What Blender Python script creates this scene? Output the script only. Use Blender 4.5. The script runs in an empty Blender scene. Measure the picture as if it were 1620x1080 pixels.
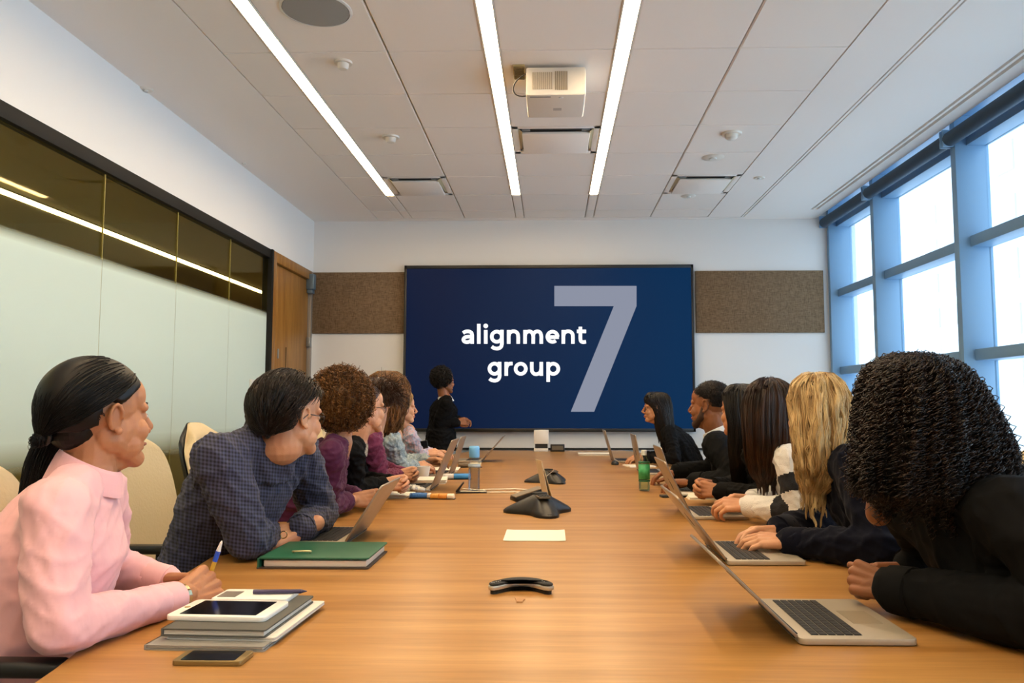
import bpy, bmesh, math, random
import numpy as np
from mathutils import Vector, Matrix

scene = bpy.context.scene
COL = scene.collection
random.seed(7); RNG = np.random.RandomState(7)

# ------------------------------------------------------------------ camera, sky, exposure
F_PX = 1250.0
YAW, PITCH = math.radians(1.4), math.radians(4.57)
PX0, PY0 = 841.5, 540.0
cam_d = bpy.data.cameras.new('camera')
cam = bpy.data.objects.new('camera', cam_d); COL.objects.link(cam)
cam_d.sensor_width = 36.0
cam_d.lens = 36.0 * F_PX / 1620.0
cam_d.shift_x = (810.0 - PX0) / 1620.0
cam_d.clip_start = 0.05
CAM = Vector((0, 0, 1.2))
cam.location = CAM
cam.rotation_euler = (math.pi / 2 + PITCH, 0, YAW)
scene.camera = cam
RC = cam.rotation_euler.to_matrix()

world = bpy.data.worlds.new('sky'); scene.world = world
world.use_nodes = True
wbg = world.node_tree.nodes['Background']
wbg.inputs[0].default_value = (0.66, 0.84, 1.0, 1)
wbg.inputs[1].default_value = 3.7
STRIP_POWER = 26.0
scene.view_settings.view_transform = 'Standard'
scene.view_settings.look = 'None'
scene.view_settings.gamma = 1.0
scene.view_settings.use_curve_mapping = False
scene.view_settings.exposure = 0.45
scene.cycles.max_bounces = 8
scene.cycles.diffuse_bounces = 5
scene.cycles.transparent_max_bounces = 12
scene.cycles.sample_clamp_indirect = 6.0
scene.cycles.caustics_reflective = False
scene.cycles.caustics_refractive = False

for (y0, y1) in ((7.1, 4.3), (4.2, 1.3), (1.2, -1.4)):      # sky portals in the window openings
    ld = bpy.data.lights.new('window_portal', 'AREA'); ld.shape = 'RECTANGLE'
    ld.size = y0 - y1; ld.size_y = 2.4; ld.cycles.is_portal = True
    lo = bpy.data.objects.new('window_portal', ld); COL.objects.link(lo)
    lo.location = (3.2, (y0 + y1) / 2, 1.85); lo.rotation_euler = (math.pi / 2, 0, math.pi / 2)

def at(px, py, Y):
    """world point on the plane y=Y that the photograph shows at pixel (px, py)"""
    r = RC @ Vector(((px - PX0) / F_PX, (PY0 - py) / F_PX, -1.0))
    return CAM + r * (Y / r.y)
def on_z(px, py, z=0.74):
    r = RC @ Vector(((px - PX0) / F_PX, (PY0 - py) / F_PX, -1.0))
    return CAM + r * ((z - CAM.z) / r.z)

# ------------------------------------------------------------------ properties
def tag(o, label=None, cat=None, group=None, kind=None):
    if label: o['label'] = label
    if cat: o['category'] = cat
    if group: o['group'] = group
    if kind: o['kind'] = kind
    return o
def empty(name, loc=(0, 0, 0), rz=0.0):
    o = bpy.data.objects.new(name, None); COL.objects.link(o)
    o.location = loc; o.rotation_euler = (0, 0, rz); o.empty_display_size = 0.1
    return o
def copy_tree(o, parent=None):
    c = o.copy(); COL.objects.link(c); c.parent = parent
    for ch in list(o.children): copy_tree(ch, c)
    return c

# ------------------------------------------------------------------ materials
def lin(h):
    h = h.lstrip('#'); v = [int(h[i:i+2], 16) / 255 for i in (0, 2, 4)]
    return tuple((c / 12.92 if c <= .04045 else ((c + .055) / 1.055) ** 2.4) for c in v) + (1,)
MATS = {}
def mat(name, color, rough=.5, metal=0, spec=.5, bump=None, var=None, sheen=0, emis=None, trans=0, coat=0, sss=0):
    """bump=(scale, strength, stretch xyz)  var=(scale, other colour, stretch)"""
    if name in MATS: return MATS[name]
    m = bpy.data.materials.new(name); m.use_nodes = True; MATS[name] = m
    nt = m.node_tree; N = nt.nodes; L = nt.links; b = N['Principled BSDF']
    c = lin(color) if isinstance(color, str) else color
    b.inputs['Base Color'].default_value = c
    b.inputs['Roughness'].default_value = rough
    b.inputs['Metallic'].default_value = metal
    b.inputs['Specular IOR Level'].default_value = spec
    if sheen: b.inputs['Sheen Weight'].default_value = sheen
    if coat: b.inputs['Coat Weight'].default_value = coat
    if trans: b.inputs['Transmission Weight'].default_value = trans
    if sss:
        b.inputs['Subsurface Weight'].default_value = sss
        b.inputs['Subsurface Radius'].default_value = (.010, .004, .002)
        b.inputs['Subsurface Scale'].default_value = 1.0
    if emis:
        b.inputs['Emission Color'].default_value = lin(emis[0]); b.inputs['Emission Strength'].default_value = emis[1]
    tc = N.new('ShaderNodeTexCoord')
    def noise(scale, stretch, detail=3):
        mp = N.new('ShaderNodeMapping'); mp.inputs['Scale'].default_value = stretch
        L.new(tc.outputs['Object'], mp.inputs[0])
        n = N.new('ShaderNodeTexNoise'); n.inputs['Scale'].default_value = scale; n.inputs['Detail'].default_value = detail
        L.new(mp.outputs[0], n.inputs['Vector']); return n
    if var:
        n = noise(var[0], var[2] if len(var) > 2 else (1, 1, 1), 4)
        r = N.new('ShaderNodeMapRange'); r.inputs[1].default_value = .35; r.inputs[2].default_value = .65
        L.new(n.outputs[0], r.inputs[0])
        mx = N.new('ShaderNodeMix'); mx.data_type = 'RGBA'
        mx.inputs[6].default_value = c; mx.inputs[7].default_value = lin(var[1])
        L.new(r.outputs[0], mx.inputs[0]); L.new(mx.outputs[2], b.inputs['Base Color'])
    if bump:
        n = noise(bump[0], bump[2] if len(bump) > 2 else (1, 1, 1))
        bp = N.new('ShaderNodeBump'); bp.inputs['Strength'].default_value = bump[1]; bp.inputs['Distance'].default_value = .01
        L.new(n.outputs[0], bp.inputs['Height']); L.new(bp.outputs[0], b.inputs['Normal'])
    return m

def emit_mat(name, color, strength):
    m = bpy.data.materials.new(name); m.use_nodes = True; nt = m.node_tree
    nt.nodes.clear(); o = nt.nodes.new('ShaderNodeOutputMaterial'); e = nt.nodes.new('ShaderNodeEmission')
    e.inputs[0].default_value = lin(color) if isinstance(color, str) else color
    e.inputs[1].default_value = strength; nt.links.new(e.outputs[0], o.inputs[0]); MATS[name] = m
    return m

def wood_mat(name, c1, c2, c3, stretch, scale=6, rough=.35, line=.25):
    m = bpy.data.materials.new(name); m.use_nodes = True; MATS[name] = m
    nt = m.node_tree; N = nt.nodes; L = nt.links; b = N['Principled BSDF']
    tc = N.new('ShaderNodeTexCoord'); mp = N.new('ShaderNodeMapping'); mp.inputs['Scale'].default_value = stretch
    L.new(tc.outputs['Object'], mp.inputs[0])
    n = N.new('ShaderNodeTexNoise'); n.inputs['Scale'].default_value = scale; n.inputs['Detail'].default_value = 6; n.inputs['Distortion'].default_value = .4
    L.new(mp.outputs[0], n.inputs['Vector'])
    r = N.new('ShaderNodeValToRGB'); e = r.color_ramp.elements
    e[0].position = .3; e[0].color = lin(c1); e[1].position = .7; e[1].color = lin(c3)
    k = e.new(.5); k.color = lin(c2)
    L.new(n.outputs[0], r.inputs[0])
    n2 = N.new('ShaderNodeTexNoise'); n2.inputs['Scale'].default_value = scale * 7; n2.inputs['Detail'].default_value = 3
    L.new(mp.outputs[0], n2.inputs['Vector'])
    mr = N.new('ShaderNodeMapRange'); mr.inputs[1].default_value = .3; mr.inputs[2].default_value = .7; mr.inputs[3].default_value = 1 - line; mr.inputs[4].default_value = 1.0
    L.new(n2.outputs[0], mr.inputs[0])
    mx = N.new('ShaderNodeMix'); mx.data_type = 'RGBA'; mx.blend_type = 'MULTIPLY'; mx.inputs[0].default_value = 1
    L.new(r.outputs[0], mx.inputs[6]); L.new(mr.outputs[0], mx.inputs[7]); L.new(mx.outputs[2], b.inputs['Base Color'])
    b.inputs['Roughness'].default_value = rough; b.inputs['Specular IOR Level'].default_value = .4
    bp = N.new('ShaderNodeBump'); bp.inputs['Strength'].default_value = .05; bp.inputs['Distance'].default_value = .002
    L.new(n2.outputs[0], bp.inputs['Height']); L.new(bp.outputs[0], b.inputs['Normal'])
    return m

def clear_glass(name, tint, refl=1.0, rough=0.0):
    m = bpy.data.materials.new(name); m.use_nodes = True; MATS[name] = m
    nt = m.node_tree; N = nt.nodes; L = nt.links; N.clear()
    o = N.new('ShaderNodeOutputMaterial'); t = N.new('ShaderNodeBsdfTransparent'); g = N.new('ShaderNodeBsdfGlossy')
    t.inputs[0].default_value = tint; g.inputs['Roughness'].default_value = rough
    fr = N.new('ShaderNodeFresnel'); fr.inputs[0].default_value = 1.5
    mu = N.new('ShaderNodeMath'); mu.operation = 'MULTIPLY'; mu.inputs[1].default_value = refl
    L.new(fr.outputs[0], mu.inputs[0])
    mx = N.new('ShaderNodeMixShader'); L.new(mu.outputs[0], mx.inputs[0]); L.new(t.outputs[0], mx.inputs[1]); L.new(g.outputs[0], mx.inputs[2])
    L.new(mx.outputs[0], o.inputs[0])
    return m

# ------------------------------------------------------------------ mesh building
class MB:
    def __init__(s): s.v = []; s.f = []; s.mi = []; s.cur = 0
    def add(s, vs, fs):
        o = len(s.v); s.v.extend([tuple(v) for v in vs])
        s.f.extend([tuple(i + o for i in f) for f in fs]); s.mi.extend([s.cur] * len(fs)); return s
    def box(s, x0, x1, y0, y1, z0, z1, M=None):
        vs = [Vector((x, y, z)) for z in (z0, z1) for y in (y0, y1) for x in (x0, x1)]
        if M is not None: vs = [M @ v for v in vs]
        return s.add(vs, [(0, 2, 3, 1), (4, 5, 7, 6), (0, 1, 5, 4), (2, 6, 7, 3), (0, 4, 6, 2), (1, 3, 7, 5)])
    def prism(s, pts, z0, z1, M=None):
        n = len(pts)
        vs = [Vector((p[0], p[1], z0)) for p in pts] + [Vector((p[0], p[1], z1)) for p in pts]
        if M is not None: vs = [M @ v for v in vs]
        return s.add(vs, [tuple(range(n))[::-1], tuple(range(n, 2 * n))] + [(i, (i + 1) % n, n + (i + 1) % n, n + i) for i in range(n)])
    def lathe(s, prof, c=(0, 0, 0), n=20, M=None):
        c = Vector(c); vs = []; fs = []
        for (r, z) in prof:
            for k in range(n):
                a = 2 * math.pi * k / n; v = c + Vector((r * math.cos(a), r * math.sin(a), z)); vs.append(M @ v if M is not None else v)
        for i in range(len(prof) - 1):
            for k in range(n):
                fs.append((i * n + k, i * n + (k + 1) % n, (i + 1) * n + (k + 1) % n, (i + 1) * n + k))
        fs.append(tuple(range(n))[::-1]); fs.append(tuple(range((len(prof) - 1) * n, len(prof) * n)))
        return s.add(vs, fs)
    def cone(s, a, b, ra, rb, n=14):
        a = Vector(a); b = Vector(b); d = b - a
        if d.length < 1e-6: return s
        q = d.to_track_quat('Z', 'Y'); vs = []
        for p, r in ((a, ra), (b, rb)):
            for k in range(n):
                t = 2 * math.pi * k / n; vs.append(p + q @ Vector((r * math.cos(t), r * math.sin(t), 0)))
        return s.add(vs, [tuple(range(n))[::-1], tuple(range(n, 2 * n))] + [(k, (k + 1) % n, n + (k + 1) % n, n + k) for k in range(n)])
    def ell(s, c, r, M=None, nu=16, nv=9):
        """ellipsoid, centre c, radii r (tuple or float), optional 3x3 rotation"""
        c = Vector(c); r = (r, r, r) if isinstance(r, (int, float)) else r
        vs = []; fs = []
        for j in range(1, nv):
            ph = math.pi * j / nv
            for i in range(nu):
                th = 2 * math.pi * i / nu
                v = Vector((r[0] * math.sin(ph) * math.cos(th), r[1] * math.sin(ph) * math.sin(th), r[2] * math.cos(ph)))
                vs.append(c + (M @ v if M is not None else v))
        tv = Vector((0, 0, r[2])); bv = Vector((0, 0, -r[2]))
        vs.append(c + (M @ tv if M is not None else tv)); vs.append(c + (M @ bv if M is not None else bv))
        T = len(vs) - 2; B = T + 1
        for j in range(nv - 2):
            for i in range(nu):
                fs.append((j * nu + i, (j + 1) * nu + i, (j + 1) * nu + (i + 1) % nu, j * nu + (i + 1) % nu))
        for i in range(nu):
            fs.append((T, i, (i + 1) % nu)); fs.append((B, (nv - 2) * nu + (i + 1) % nu, (nv - 2) * nu + i))
        return s.add(vs, fs)
    def cap(s, a, b, ra, rb=None, n=14):
        rb = ra if rb is None else rb
        s.cone(a, b, ra, rb, n); s.ell(a, ra * .998, nu=n, nv=8); s.ell(b, rb * .998, nu=n, nv=8); return s
    def chain(s, pts, rs, n=14):
        for i in range(len(pts) - 1): s.cone(pts[i], pts[i + 1], rs[i], rs[i + 1], n)
        for p, r in zip(pts, rs): s.ell(p, r * .998, nu=n, nv=8)
        return s
    def tube(s, pts, r, n=8, close=True):
        """single swept tube through pts, r scalar or list"""
        pts = [Vector(p) for p in pts]; rs = r if isinstance(r, (list, tuple)) else [r] * len(pts)
        vs = []; fs = []; up = None
        for i, p in enumerate(pts):
            d = (pts[min(i + 1, len(pts) - 1)] - pts[max(i - 1, 0)]).normalized()
            if up is None: up = d.orthogonal().normalized()
            up = (up - d * up.dot(d)).normalized(); sd = d.cross(up)
            for k in range(n):
                t = 2 * math.pi * k / n; vs.append(p + (up * math.cos(t) + sd * math.sin(t)) * rs[i])
        for i in range(len(pts) - 1):
            for k in range(n): fs.append((i * n + k, i * n + (k + 1) % n, (i + 1) * n + (k + 1) % n, (i + 1) * n + k))
        fs.append(tuple(range(n))[::-1]); fs.append(tuple(range((len(pts) - 1) * n, len(pts) * n)))
        return s.add(vs, fs)
    def loft(s, rings, n=24, power=1.0):
        """rings: (centre, axis_u, axis_v, a, b)"""
        vs = []; fs = []
        for (c, u, v, a, b) in rings:
            for k in range(n):
                t = 2 * math.pi * k / n; cx, sy = math.cos(t), math.sin(t)
                cx = math.copysign(abs(cx) ** power, cx); sy = math.copysign(abs(sy) ** power, sy)
                vs.append(Vector(c) + u * (a * cx) + v * (b * sy))
        for i in range(len(rings) - 1):
            for k in range(n): fs.append((i * n + k, i * n + (k + 1) % n, (i + 1) * n + (k + 1) % n, (i + 1) * n + k))
        fs.append(tuple(range(n))[::-1]); fs.append(tuple(range((len(rings) - 1) * n, len(rings) * n)))
        return s.add(vs, fs)
    def mesh(s, name='m'):
        me = bpy.data.meshes.new(name); me.from_pydata(s.v, [], s.f); me.update(); return me
    def build(s, name, m, parent=None, bevel=0, seg=2, smooth=False, loc=None):
        me = s.mesh(name)
        ms = m if isinstance(m, (list, tuple)) else [m]
        for q in ms: me.materials.append(q)
        if len(ms) > 1:
            for p, i in zip(me.polygons, s.mi): p.material_index = i
        bm = bmesh.new(); bm.from_mesh(me); bmesh.ops.recalc_face_normals(bm, faces=bm.faces)
        if bevel:
            es = [e for e in bm.edges if len(e.link_faces) == 2 and e.calc_face_angle(0) > .6]
            bmesh.ops.bevel(bm, geom=es, offset=bevel, segments=seg, affect='EDGES', profile=.5)
        bm.to_mesh(me); bm.free()
        if smooth or bevel:
            for p in me.polygons: p.use_smooth = True
            if not smooth or smooth == 'auto': me.set_sharp_from_angle(angle=math.radians(40))
        o = bpy.data.objects.new(name, me); COL.objects.link(o)
        if parent is not None: o.parent = parent
        if loc is not None: o.location = loc
        return o

def rrect(w, h, r, n=5, cx=0, cy=0):
    pts = []
    for (sx, sy, a0) in ((1, 1, 0), (-1, 1, 90), (-1, -1, 180), (1, -1, 270)):
        for k in range(n + 1):
            a = math.radians(a0 + 90 * k / n); pts.append((cx + sx * (w / 2 - r) + r * math.cos(a), cy + sy * (h / 2 - r) + r * math.sin(a)))
    return pts

def remesh(mb, voxel, smooth=3, fac=.5):
    me = mb.mesh('tmp'); o = bpy.data.objects.new('tmp', me); COL.objects.link(o)
    r = o.modifiers.new('r', 'REMESH'); r.mode = 'VOXEL'; r.voxel_size = voxel; r.use_smooth_shade = True
    if smooth:
        sm = o.modifiers.new('s', 'SMOOTH'); sm.factor = fac; sm.iterations = smooth
    dg = bpy.context.evaluated_depsgraph_get()
    out = bpy.data.meshes.new_from_object(o.evaluated_get(dg))
    bpy.data.objects.remove(o); bpy.data.meshes.remove(me)
    return out
def mesh_np(me):
    v = np.empty(len(me.vertices) * 3, np.float32); me.vertices.foreach_get('co', v); v = v.reshape(-1, 3)
    f = np.empty(len(me.loops), np.int32); me.loops.foreach_get('vertex_index', f)
    ls = np.empty(len(me.polygons), np.int32); me.polygons.foreach_get('loop_total', ls)
    return v, f, ls
def join_meshes(mes, name, extra=None):
    """concatenate already remeshed pieces into one mesh"""
    V = []; F = []; S = []; o = 0
    for me in mes:
        v, f, ls = mesh_np(me); V.append(v); F.append(f + o); S.append(ls); o += len(v)
        bpy.data.meshes.remove(me)
    return np_mesh(np.concatenate(V), np.concatenate(F), np.concatenate(S), name)
def np_mesh(v, f, ls, name):
    me = bpy.data.meshes.new(name)
    me.vertices.add(len(v)); me.vertices.foreach_set('co', np.ascontiguousarray(v, np.float32).ravel())
    me.loops.add(len(f)); me.loops.foreach_set('vertex_index', np.ascontiguousarray(f, np.int32))
    me.polygons.add(len(ls)); st = np.concatenate([[0], np.cumsum(ls)[:-1]]).astype(np.int32)
    me.polygons.foreach_set('loop_start', st)
    me.update(calc_edges=True); me.validate()
    me.polygons.foreach_set('use_smooth', np.ones(len(me.polygons), bool)); me.update()
    return me
def put(me, name, m, parent=None):
    for q in (m if isinstance(m, (list, tuple)) else [m]): me.materials.append(q)
    o = bpy.data.objects.new(name, me); COL.objects.link(o)
    if parent is not None: o.parent = parent; o.matrix_parent_inverse = Matrix.Translation(-Vector(parent.location)) if parent.rotation_euler.z == 0 else parent.matrix_basis.inverted()
    return o
def wrinkle(me, amp, freq, seed=0):
    n = len(me.vertices); v = np.empty(n * 3, np.float32); me.vertices.foreach_get('co', v); v = v.reshape(-1, 3)
    nr = np.empty(n * 3, np.float32); me.vertices.foreach_get('normal', nr); nr = nr.reshape(-1, 3)
    rs = np.random.RandomState(seed); w = v * freq
    w = w + .8 * np.sin(w[:, [1, 2, 0]] * .7 + rs.rand(3) * 6)
    d = np.zeros(n)
    for k in range(5):
        dr = rs.randn(3); dr[2] *= 1.3; dr /= np.linalg.norm(dr)
        ph = rs.rand() * 6; f = 1.0 + .55 * k
        s = np.sin((w @ dr) * f + ph + 1.2 * np.sin((w @ rs.randn(3)) * .5))
        d += (1 - np.abs(s)) ** 2 / (1 + .35 * k)
    d = d / d.std() ; d -= d.mean()
    v += nr * (np.clip(d, -1.5, 2.2) * amp)[:, None].astype(np.float32)
    me.vertices.foreach_set('co', v.ravel()); me.update()
def buildw(mb, name, m, parent=None, **k):
    """like MB.build, vertices given in world coordinates"""
    o = mb.build(name, m, None, **k)
    if parent is not None: o.parent = parent; o.matrix_parent_inverse = parent.matrix_basis.inverted()
    return o
def inv(parent, o):
    o.parent = parent; o.matrix_parent_inverse = parent.matrix_basis.inverted(); return o

# ================================================================== ROOM
XL, XR, YF, YN, ZC = -2.54, 2.91, 8.30, -1.5, 3.16
M_wall = mat('wall_paint', '#e4e2df', .75, spec=.25, bump=(180, .04))
M_ceil = mat('ceiling_plaster', '#f4ede6', .8, spec=.2, bump=(150, .04))
M_tile = mat('ceiling_tile_paint', '#f1e9e0', .85, spec=.2, bump=(420, .12))
M_dark = mat('dark_gap', '#1c1b1a', .8)
M_black = mat('black_metal', '#14130f', .4, spec=.5)
M_white = mat('white_plastic', '#dedad2', .4)
M_carpet = mat('carpet', '#77726a', .95, bump=(300, .5), var=(40, '#67635c'))
def struct(o): o['kind'] = 'structure'; return o

floor = struct(MB().box(-6.0, XR + .3, YN, 13.5, -.1, 0).build('floor', M_carpet))
# ceiling: plaster borders, a lay-in field of tiles between them, a dark void above the joints
cm = MB()
cm.box(XL - .1, -1.843, YN, YF, ZC, ZC + .1)
cm.box(1.645, 1.985, YN, 8.19, ZC, ZC + .1)
cm.box(1.997, 2.012, YN, 8.19, ZC, ZC + .1)
cm.box(2.024, 2.615, YN, YF, ZC, ZC + .1)
cm.box(2.640, 2.660, YN, 7.9, ZC, ZC + .1)
cm.box(2.690, 2.80, YN, YF, ZC, ZC + .1)
cm.box(2.615, 2.690, 7.9, YF, ZC, ZC + .1)
cm.box(-1.845, 2.024, 8.20, YF, ZC, ZC + .1)
cm.box(2.72, 2.80, YN, YF, ZC + .10, ZC + .3)
ceiling = struct(cm.build('ceiling', M_ceil))
void = MB().box(XL - .1, XR + .5, YN - .1, YF + .1, ZC + .30, ZC + .32).box(-1.9, 2.75, YN, YF, ZC + .06, ZC + .08)
void.build('ceiling_void', mat('ceiling_grid_shadow', '#6a635a', .9), ceiling)

STR = [(-1.51, .085), (-.325, .085), (.40, .085)]        # light strips: centre x, width
rows = [8.19] + [7.87 - .605 * k for k in range(0, 16)]
rows = [r for r in rows if r > YN] + [YN]
cols = [(-1.84, -1.555), (-1.465, -.912), (-.908, -.37), (-.28, .355), (.445, 1.038), (1.042, 1.64)]
GAP = .0022
tile_mesh = {}
def add_tile(x0, x1, y0, y1, name='ceiling_tile'):
    w, d = round(x1 - x0, 4), round(y1 - y0, 4)
    if (w, d) not in tile_mesh:
        mb = MB().prism(rrect(w, d, .002, 1), .004, .03)
        mb.prism(rrect(w - .012, d - .012, .002, 1), 0, .004)
        o = mb.build(name, M_tile, ceiling); tile_mesh[(w, d)] = o.data
    else:
        o = bpy.data.objects.new(name, tile_mesh[(w, d)]); COL.objects.link(o); o.parent = ceiling
    o.location = ((x0 + x1) / 2, (y0 + y1) / 2, ZC)
    return o
DIFF = [(3, 2), (1, 2), (5, 2)]   # (column, row) cells that hold air diffusers
diff_cells = []
for ci, (x0, x1) in enumerate(cols):
    for ri in range(len(rows) - 1):
        y1, y0 = rows[ri], rows[ri + 1]
        if (ci == 3 and abs(y0 - 5.45) < .02) or (ci in (1, 5) and abs(y0 - 6.66) < .02):
            diff_cells.append((x0 + GAP, x1 - GAP, y0 + GAP, y1 - GAP)); continue
        add_tile(x0 + GAP, x1 - GAP, y0 + GAP, y1 - GAP)
for (cx, w) in STR:
    add_tile(cx - .041, cx + .041, 7.28, 7.866); add_tile(cx - .041, cx + .041, 7.874, 8.186)

# recessed linear lights
M_glow = emit_mat('light_diffuser_glow', (1.0, .74, .44, 1), STRIP_POWER)
lname = ['left', 'middle', 'right']
lab = ['long recessed linear ceiling light on the left, nearest the glass wall',
       'long recessed linear ceiling light just left of the projector',
       'long recessed linear ceiling light just right of the projector']
for i, (cx, w) in enumerate(STR):
    t = tag(empty('ceiling_light', (cx, 2.9, ZC)), lab[i], 'light', 'linear ceiling lights')
    h = MB()
    for s in (-1, 1): h.box(s * w / 2 - .004, s * w / 2 + .004, YN - 2.9, 7.265 - 2.9, -.004, .05)
    h.box(-w / 2, w / 2, YN - 2.9, 7.265 - 2.9, .045, .05)
    h.build('housing', M_white, t)
    ends = [7.262, 5.45, 4.24 - .605, 1.8, 0, YN]
    for a, b in zip(ends[:-1], ends[1:]):
        MB().box(-w / 2 + .006, w / 2 - .006, b - 2.9 + .003, a - 2.9 - .003, .002, .012).build('diffuser', M_glow, t)

# ---- walls
wf = MB().box(XL - .1, XR + .3, YF, YF + .12, 0, ZC + .3)
wall_far = struct(wf.build('wall_far', M_wall))
def fabric():
    m = mat('brown_fabric', '#7a6248', .9, spec=.2)
    nt = m.node_tree; N = nt.nodes; L = nt.links; b = N['Principled BSDF']
    tc = N.new('ShaderNodeTexCoord'); out = []
    for st in ((260, 1, 22), (22, 1, 200)):
        mp = N.new('ShaderNodeMapping'); mp.inputs['Scale'].default_value = st; L.new(tc.outputs['Object'], mp.inputs[0])
        n = N.new('ShaderNodeTexNoise'); n.inputs['Scale'].default_value = 1; L.new(mp.outputs[0], n.inputs['Vector']); out.append(n)
    ad = N.new('ShaderNodeMath'); L.new(out[0].outputs[0], ad.inputs[0]); L.new(out[1].outputs[0], ad.inputs[1])
    r = N.new('ShaderNodeMapRange'); r.inputs[1].default_value = .7; r.inputs[2].default_value = 1.3; L.new(ad.outputs[0], r.inputs[0])
    mx = N.new('ShaderNodeMix'); mx.data_type = 'RGBA'; mx.inputs[6].default_value = lin('#5c4a36'); mx.inputs[7].default_value = lin('#8c745a')
    L.new(r.outputs[0], mx.inputs[0]); L.new(mx.outputs[2], b.inputs['Base Color'])
    return m
M_fab = fabric()
for (x0, x1, s) in ((XL + .005, -1.545, 'left'), (1.52, 2.855, 'right')):
    o = MB().box(x0, x1, YF - .022, YF, 1.95, 2.605).build('wall_panel', M_fab, bevel=.003)
    tag(o, 'brown woven fabric acoustic wall panel ' + s + ' of the big screen', 'wall panel')
tr = MB().box(-1.5, 1.9, YF - .03, YF, .735, .752).build('gap_strip_1', M_black); struct(tr)  # black strip stands in for the shaded gap behind the table end
struct(MB().box(XL, XR, YF - .015, YF, 0, .1).build('baseboard_far', M_dark))
wall_near = struct(MB().box(-5, XR + .3, YN - .1, YN, 0, ZC + .3).build('wall_near', M_wall))

# ---- left wall with the glazed partition and the wooden door
wl = MB().box(XL - .12, XL, YN, YF, 2.60, ZC + .3).box(XL - .12, XL, YN, YN + .3, 0, 2.6).box(XL - .12, XL, 8.235, YF, 0, 2.6)
wall_left = struct(wl.build('wall_left', M_wall))
M_frame = mat('dark_bronze_frame', '#0c0b08', .6, spec=.3)
M_alu = mat('brushed_aluminium', '#9a9fa2', .35, metal=.8)
def frost_glass():
    """clear green glass with a frosted film between z .9 and z 2.0, fading out at its lower edge"""
    m = bpy.data.materials.new('partition_glass'); m.use_nodes = True; MATS['partition_glass'] = m
    nt = m.node_tree; N = nt.nodes; L = nt.links; N.clear()
    o = N.new('ShaderNodeOutputMaterial')
    t = N.new('ShaderNodeBsdfTransparent'); t.inputs[0].default_value = (.92, .88, .64, 1)
    d = N.new('ShaderNodeBsdfDiffuse'); d.inputs[0].default_value = lin('#e4f0e8')
    tl = N.new('ShaderNodeBsdfTranslucent'); tl.inputs[0].default_value = lin('#e0f0e4')
    ms = N.new('ShaderNodeMixShader'); ms.inputs[0].default_value = .3
    L.new(d.outputs[0], ms.inputs[1]); L.new(tl.outputs[0], ms.inputs[2])
    tc = N.new('ShaderNodeTexCoord'); sp = N.new('ShaderNodeSeparateXYZ'); L.new(tc.outputs['Object'], sp.inputs[0])
    a = N.new('ShaderNodeMapRange'); a.inputs[1].default_value = .86; a.inputs[2].default_value = 1.02
    b = N.new('ShaderNodeMapRange'); b.inputs[1].default_value = 2.035; b.inputs[2].default_value = 1.975
    L.new(sp.outputs[2], a.inputs[0]); L.new(sp.outputs[2], b.inputs[0])
    mu = N.new('ShaderNodeMath'); mu.operation = 'MULTIPLY'; L.new(a.outputs[0], mu.inputs[0]); L.new(b.outputs[0], mu.inputs[1])
    m2 = N.new('ShaderNodeMath'); m2.operation = 'MULTIPLY'; m2.inputs[1].default_value = .96; L.new(mu.outputs[0], m2.inputs[0])
    mx = N.new('ShaderNodeMixShader'); L.new(m2.outputs[0], mx.inputs[0]); L.new(t.outputs[0], mx.inputs[1]); L.new(ms.outputs[0], mx.inputs[2])
    fr = N.new('ShaderNodeFresnel'); fr.inputs[0].default_value = 1.4
    g = N.new('ShaderNodeBsdfGlossy'); g.inputs['Roughness'].default_value = .03
    fm = N.new('ShaderNodeMath'); fm.operation = 'MULTIPLY'; fm.inputs[1].default_value = .16; L.new(fr.outputs[0], fm.inputs[0])
    m3 = N.new('ShaderNodeMixShader'); L.new(fm.outputs[0], m3.inputs[0]); L.new(mx.outputs[0], m3.inputs[1]); L.new(g.outputs[0], m3.inputs[2])
    L.new(m3.outputs[0], o.inputs[0]); return m
M_pglass = frost_glass()
gw = struct(empty('window_1', (XL, 0, 0)))
fm = MB().box(XL - .06, XL + .012, YN + .3, 6.99, 2.52, 2.60).box(XL - .06, XL + .03, YN + .3, 6.99, 0, .08)
fm.box(XL - .06, XL + .03, 6.985, 7.03, 0, 2.6)
buildw(fm, 'frame', M_frame, gw, bevel=.003)
ys = [6.985, 6.16, 5.27, 4.38, 3.49, 2.60, 1.71, .82, -.07, YN + .3]
M_joint = mat('glass_joint', '#b8ad7a', .3)
for a, b in zip(ys[:-1], ys[1:]):
    buildw(MB().box(XL - .022, XL - .010, b + .003, a - .003, .08, 2.515), 'pane', M_pglass, gw)
    if b > YN + .4: buildw(MB().box(XL - .020, XL - .012, b - .003, b + .003, .08, 2.515), 'joint', M_joint, gw)
# corridor behind the glass
M_cor = mat('corridor_paint', '#a3966f', .8)
cor = MB().box(-4.9, -4.8, YN, 13.5, 0, 2.7).box(-4.9, XL - .12, YN, 13.5, 2.7, 2.78).box(-4.9, XL - .12, 13.4, 13.5, 0, 2.7).box(-4.9, XL - .12, YN - .1, YN, 0, 2.7)
cor.box(XL - .12, XL - .1, YF, 13.5, 0, 2.7)
struct(cor.build('wall_corridor', M_cor))
M_glow2 = emit_mat('corridor_light_glow', (1.0, .86, .60, 1), 16.0)
t = tag(empty('corridor_light', (-3.85, 6, 2.7)), 'thin linear light in the corridor seen through the glass partition', 'light')
MB().box(-.04, .04, -6.5, 5.5, -.012, -.004).build('diffuser', M_glow2, t)
MB().box(-.05, .05, -6.52, 5.52, -.006, -.001).build('housing', M_dark, t)

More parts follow.
